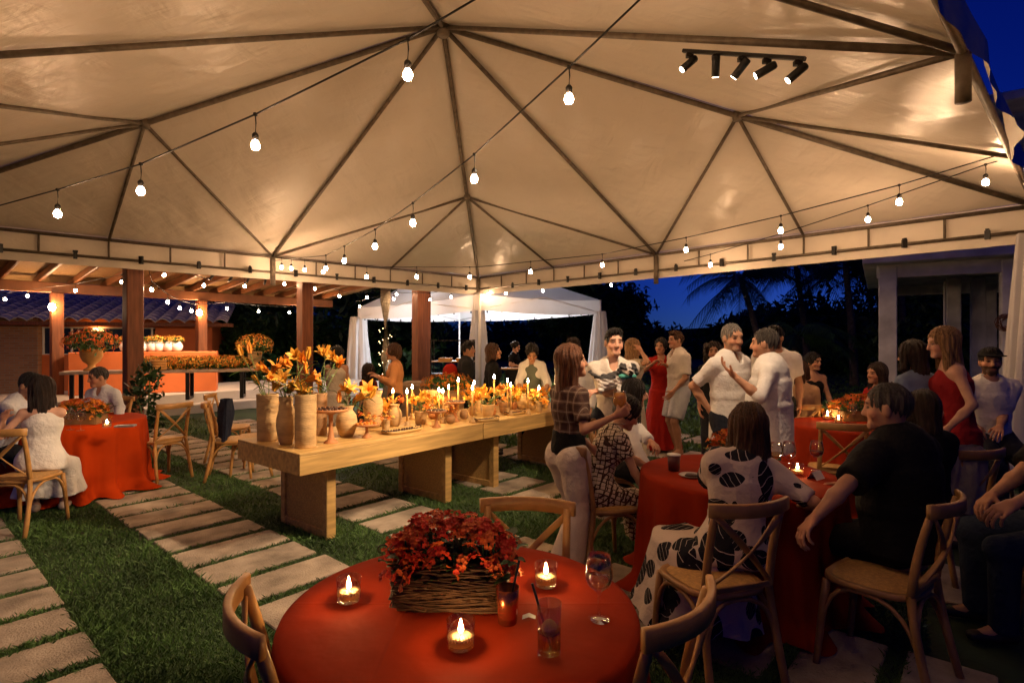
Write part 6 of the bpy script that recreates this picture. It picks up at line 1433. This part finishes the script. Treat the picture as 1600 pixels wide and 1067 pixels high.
person('woman with blond hair in a sleeveless red dress in profile', (XD(1493, 4.38), 4.38), 66, 1.72, 'f', 'fair', ('long', 'blond', .26), sh(C_crim, kind='dress', hz=.55, flare=.22, strap=1, loose=1.14, name='dress'), None, head=(4, -8), fat=1.08, lean=(.06, 0), L=Wv(1478, 672, 4.15), R=Wv(1462, 668, 4.3), elbL=(.6, -.8, 0), hv=.006, vox=.014)
p18 = person('bearded man in a white tee and black cap with his mouth open', (XD(1545, 5.2), 5.2), 166, 1.74, 'm', 'tan', ('short', 'black'), sh(C_white, sleeve=.75, loose=1.12, name='tee'), tr(C_navy), seat=.60, head=(-14, -2), beard=.85, L=Wv(1562, 668, 4.95), R=Wv(1520, 664, 4.9), hv=.006)
T_ = SDF(); T_.ell(p18['HC'] + p18['HA'][2] * .035, np.array((.093, .112, .085)), p18['HA'], .01); T_.half(p18['HC'] + p18['HA'][2] * .03, -p18['HA'][2], .006); T_.cap(p18['HC'] + p18['HA'][2] * .042 + p18['HA'][1] * .10 - p18['HA'][0] * .05, p18['HC'] + p18['HA'][2] * .042 + p18['HA'][1] * .10 + p18['HA'][0] * .05, .05, .05, .02, p18['HA'][2], 6); v_, f_ = T_.mesh(.007); link('cap', mesh_from(v_, f_, 'cap', True), C_black, p18['root'])
st_ = thing('stool', 'dark stool under the man in the black cap', 'stool', (XD(1545, 5.2), 5.2, 0)); MB().lathe([(0, .53), (.18, .53), (.19, .55), (.17, .575), (0, .575)], 20).build('seat', M_chairdk, st_, True)
for sg in (0, 1, 2, 3): a = sg * 1.57 + .78; MB().tube([(.12 * math.cos(a), .12 * math.sin(a), .53), (.19 * math.cos(a), .19 * math.sin(a), 0)], .016, 8).build('leg', M_chairdk, st_, True)
person('broad grey-haired man in a black tee seated with his back to us', (2.02, 2.86), 22, 1.70, 'm', 'tan', ('crop', 'salt'), sh(C_black, sleeve=.85, loose=1.16, sl=1.15, name='tee', wr=.008), tr(C_black), seat=.46, lean=(.05, -.02), head=(26, -4), fat=1.22, L=Wv(1246, 838, 2.55), elbL=(-.8, -.6, -.3), R=Wv(1330, 760, 3.2), vox=.013, hv=.006, curl=(.5, .9), palmL=(.6, 0, -.4))
person('guest with dark hair and black top just behind the broad man', (XD(1446, 3.62), 3.62), -10, 1.48, 'f', 'tan', ('bob', 'dark', .12), sh(C_black, sleeve=1.5, loose=1.15), tr(C_black), seat=.46, head=(10, -4), fat=1.1)
p21 = person('woman with straight brown hair in a leaf print dress seated from behind', (1.13, 2.84), 4, 1.50, 'f', 'tan', ('long', 'brown', .24), sh(C_leaf, kind='dress', sleeve=.95, loose=1.18, sl=1.2, name='dress', flare=.30, wr=.014), None, seat=.46, lean=(.04, .20), head=(-14, -4), L=Wv(1158, 722, 3.12), elbL=(-1, .2, -.7), R=Wv(1262, 790, 2.9), vox=.013, hv=.006, fat=1.06, shoes=(.25, .2, .18))
# skirt of the leaf print dress falling beside the chair
q = MB(); rows = []
for i in range(-2, 15):
    s = max(i, 0) / 14; row = []
    for j in range(60):
        a = 2 * math.pi * j / 60; R_ = (.24 + .08 * s if i >= 0 else (.005, .16)[i + 2]) * (1 + .05 * math.sin(11 * a + 2 * s) * s + .03 * math.sin(5 * a))
        row.append((1.02 - .02 * s + R_ * math.cos(a) * 1.02, 3.0 + R_ * math.sin(a) * 1.0, .54 - .40 * s + (.02 * math.sin(3 * a) if i >= 0 else .03)))
    rows.append(row)
P_ = np.array(rows) - np.array((1.13, 2.84, 0)); P_ = P_ @ rot(-RAD(4)).T; q.grid(P_, True).build('skirt', C_leaf, p21['root'], True)
p22 = person('man in a black tee at the right edge, forearms resting', (XD(1690, 2.95), 2.95), 74, 1.78, 'm', 'tan', ('crop', 'salt'), sh(C_black, sleeve=.85, loose=1.14, name='tee'), tr(cloth('jeans', (.02, .03, .055))), seat=.47, lean=(.06, 0), head=(-60, 0), L=Wv(1530, 822, 2.7), R=Wv(1540, 785, 3.0), elbL=(.6, -.7, -.5), fat=1.15, vox=.014, curl=(.8, .8))
T_ = SDF(); T_.ell(p22['HC'] + p22['HA'][2] * .035, np.array((.094, .112, .085)), p22['HA'], .01); T_.half(p22['HC'] + p22['HA'][2] * .03, -p22['HA'][2], .006); T_.cap(p22['HC'] + p22['HA'][2] * .042 + p22['HA'][1] * .10 - p22['HA'][0] * .05, p22['HC'] + p22['HA'][2] * .042 + p22['HA'][1] * .10 + p22['HA'][0] * .05, .05, .05, .02, p22['HA'][2], 6); v_, f_ = T_.mesh(.008); link('cap', mesh_from(v_, f_, 'cap', True), C_cream, p22['root'])
# --- left table
person('dark-haired man in a white shirt hugging the woman at the left edge', (XD(14, 5.45), 5.45), -82, 1.58, 'm', 'tan', ('short', 'black'), sh(C_lightb, sleeve=1.8, loose=1.15), tr(C_char), seat=.46, lean=(.24, 0), head=(-10, -16), R=Wv(60, 690, 4.95), L=Wv(60, 660, 5.3), fat=1.05)
person('woman in a white dress with brown hair, seated at the left edge', (XD(62, 4.95), 4.95), 28, 1.50, 'f', 'fair', ('long', 'dark', .24), sh(C_white, kind='dress', strap=1, loose=1.14, name='dress', flare=.17), None, seat=.46, lean=(.08, .03), head=(50, -6), L=Wv(6, 655, 4.95), R=Wv(22, 676, 5.1), elbL=(0, -.8, -1), elbR=(.6, -.6, -1), vox=.014, hv=.006, shoes=(.5, .4, .33))
person('grey-haired man in a pale shirt seated behind the orange table', (XD(163, 6.72), 6.72), 176, 1.52, 'm', 'tan', ('crop', 'salt'), sh(C_lightb, sleeve=1.9, collar=1, loose=1.16), tr(C_char), seat=.46, head=(-34, -10), lean=(.05, 0), R=Wv(128, 668, 6.3), L=Wv(190, 668, 6.3))
# --- behind the buffet
person('woman with long dark hair in a pale sleeveless dress, back turned', (XD(526, 8.3), 8.3), 8, 1.52, 'f', 'tan', ('long', 'black', .34), sh(C_cream, kind='dress', hz=.4, flare=.24, strap=1, loose=1.14, name='dress'), None, head=(-10, 0), L=Wv(518, 640, 8.4))
person('girl with long dark hair beside the woman in the pale dress', (XD(575, 8.2), 8.2), 60, 1.24, 'f', 'tan', ('long', 'dark', .22), sh(C_dred, sleeve=.6), tr(C_char), head=(0, 10))
person('guest with short brown hair in an orange shirt and dark trousers', (XD(618, 7.9), 7.9), 96, 1.56, 'f', 'tan', ('bob', 'brown', .03), sh(C_orsh, sleeve=1.8, loose=1.15, hem=.05), tr(C_char), head=(0, -2), L=Wv(592, 590, 7.7), R=Wv(590, 588, 7.9))
p29 = person('man in a dark jacket with a red bag, in profile', (XD(728, 8.5), 8.5), -84, 1.58, 'm', 'olive', ('short', 'black'), sh(C_char, sleeve=1.9, loose=1.18, collar=1, name='jacket', hem=.2), tr(C_navy), head=(-4, 0))
bp = thing('backpack', 'red backpack on the man in the dark jacket', 'backpack', p29['toW'](np.array((.05, -.24, 1.02)))); T_ = SDF(); T_.cap((0, 0, -.12), (0, 0, .14), .13, .11, .03, (0, 1, 0), 1.5); T_.cap((.0, 0, -.1), (0, 0, .0), .14, .12, .03, (0, 1, 0), 1.3); v_, f_ = T_.mesh(.014, wrinkles(.004)); link('bag', mesh_from(v_, f_, 'bag', True), C_red, bp)
MB().tube(bez((0, .05, .2), (.0, .18, .3), (0, .2, .1), 8), .015, 6).build('strap', C_red, bp, True)
person('woman in black with brown hair watching from behind the candles', (XD(769, 7.9), 7.9), -78, 1.56, 'f', 'tan', ('long', 'brown', .10), sh(C_black, sleeve=1.9, loose=1.15), tr(C_black), head=(-6, 6))
p31 = person('far server in black with a red glove near the lit rack', (XD(803, 12.6), 12.6), -118, 1.60, 'f', 'fair', ('tied', 'black'), sh(C_black, sleeve=.7), tr(C_black), head=(0, -14), R=Wv(812, 572, 12.2), L=Wv(800, 575, 12.3), vox=.016, hv=.008)
bl_ = thing('serving_board', 'board with food before the far server', 'board', (XD(812, 11.9), 11.9, 0)); MB().bbox((0, 0, 1.02), (.8, .4, .03), .006).build('board', M_wood, bl_); MB().bbox((0, 0, .50), (.6, .3, 1.0), .01).build('base', M_blackmetal, bl_)
p32 = person('server in a white shirt and grey apron bending over the buffet', (XD(832, 7.6), 7.6), 172, 1.60, 'f', 'olive', ('tied', 'black'), sh(C_white, sleeve=1.3, collar=1, loose=1.14), tr(C_black), lean=(.16, 0), head=(10, -34), R=Wv(812, 612, 7.2), L=Wv(852, 612, 7.2), hv=.006)
T_ = SDF(); i_ = p32; T_.cap(i_['mid'] + i_['up'] * .17 + i_['f1'] * .02, i_['mid'] - i_['up'] * .2 + i_['f1'] * .03, .125, .17, .03, i_['f1'], 1.0); T_.half(i_['mid'] + i_['f1'] * .055, -i_['f1'], .01); v_, f_ = T_.mesh(.013, wrinkles(.003)); link('apron', mesh_from(v_, f_, 'apron', True), C_apron, i_['root'])
# --- small grey and white dog in the arms of the young man
dg = thing('dog', 'small shaggy grey and white dog held in the young man\'s arms', 'dog', (XD(962, 4.9), 4.84, 1.255))
A = SDF(); fx = .01
A.cap((-.10, .02, -.01), (.08, .0, .03), .070, .078, .03); A.ell((.085, -.05, .105), (.062, .062, .058), np.eye(3), .02); A.cap((.085, -.09, .085), (.09, -.135, .075), .032, .026, .015); A.ell((.09, -.155, .085), (.012, .010, .010), np.eye(3), .004)
for sg in (-1, 1):
    A.cap((.085 + sg * .050, -.04, .135), (.085 + sg * .078, -.045, .07), .022, .020, .012); A.cap((.05 + sg * .04, -.05, -.0), (.05 + sg * .045, -.09, -.075), .026, .022, .02); A.cap((.05 + sg * .045, -.09, -.075), (.05 + sg * .045, -.115, -.085), .024, .022, .01); A.cap((-.12, .02 + sg * .03, -.02), (-.15, -.03 + sg * .02, -.08), .034, .022, .02)
A.cap((-.16, .04, .02), (-.23, .05, .08), .022, .014, .02)
rg = np.random.default_rng(4); Kd = rg.normal(size=(4, 3)) * 90
v_, f_ = A.mesh(.0055, lambda P: (.0035 * (np.sin(P @ Kd[0] + 2 * np.sin(P @ Kd[1] * .4)) + np.sin(P @ Kd[2] * 1.3))).astype(np.float32))
me = mesh_from(v_, f_, 'dog_body', True); col = np.tile((.62, .58, .55), (len(v_), 1))
gm = (v_[:, 2] > .10) & (np.abs(v_[:, 0] - .085) > .022) | ((np.abs(v_[:, 0] - .085) > .055) & (v_[:, 2] > .05)) | ((v_[:, 0] < -.02) & (v_[:, 2] > .02)); col[gm] = (.05, .048, .05)
col[(((np.abs(v_[:, 0] - .085) - .027) / .011) ** 2 + ((v_[:, 2] - .112) / .010) ** 2 < 1) & (v_[:, 1] < -.085)] = (.008, .006, .006); col[(v_[:, 1] < -.150)] = (.008, .008, .008)
ca_ = me.color_attributes.new('col', 'FLOAT_COLOR', 'POINT'); cc = np.ones((len(v_), 4), np.float32); cc[:, :3] = col; ca_.data.foreach_set('color', cc.ravel())
link('body', me, pm('dog_fur', (.5, .5, .5), .8, .35, 90, .6, 120, attr='col'), dg)
T_ = SDF(); T_.cap((.05, -.06, .045), (.11, -.05, .045), .052, .052, .01, (0, 0, 1), 2.2); v_, f_ = T_.mesh(.008); link('bandana', mesh_from(v_, f_, 'bandana', True), cloth('teal', (.10, .42, .36)), dg)
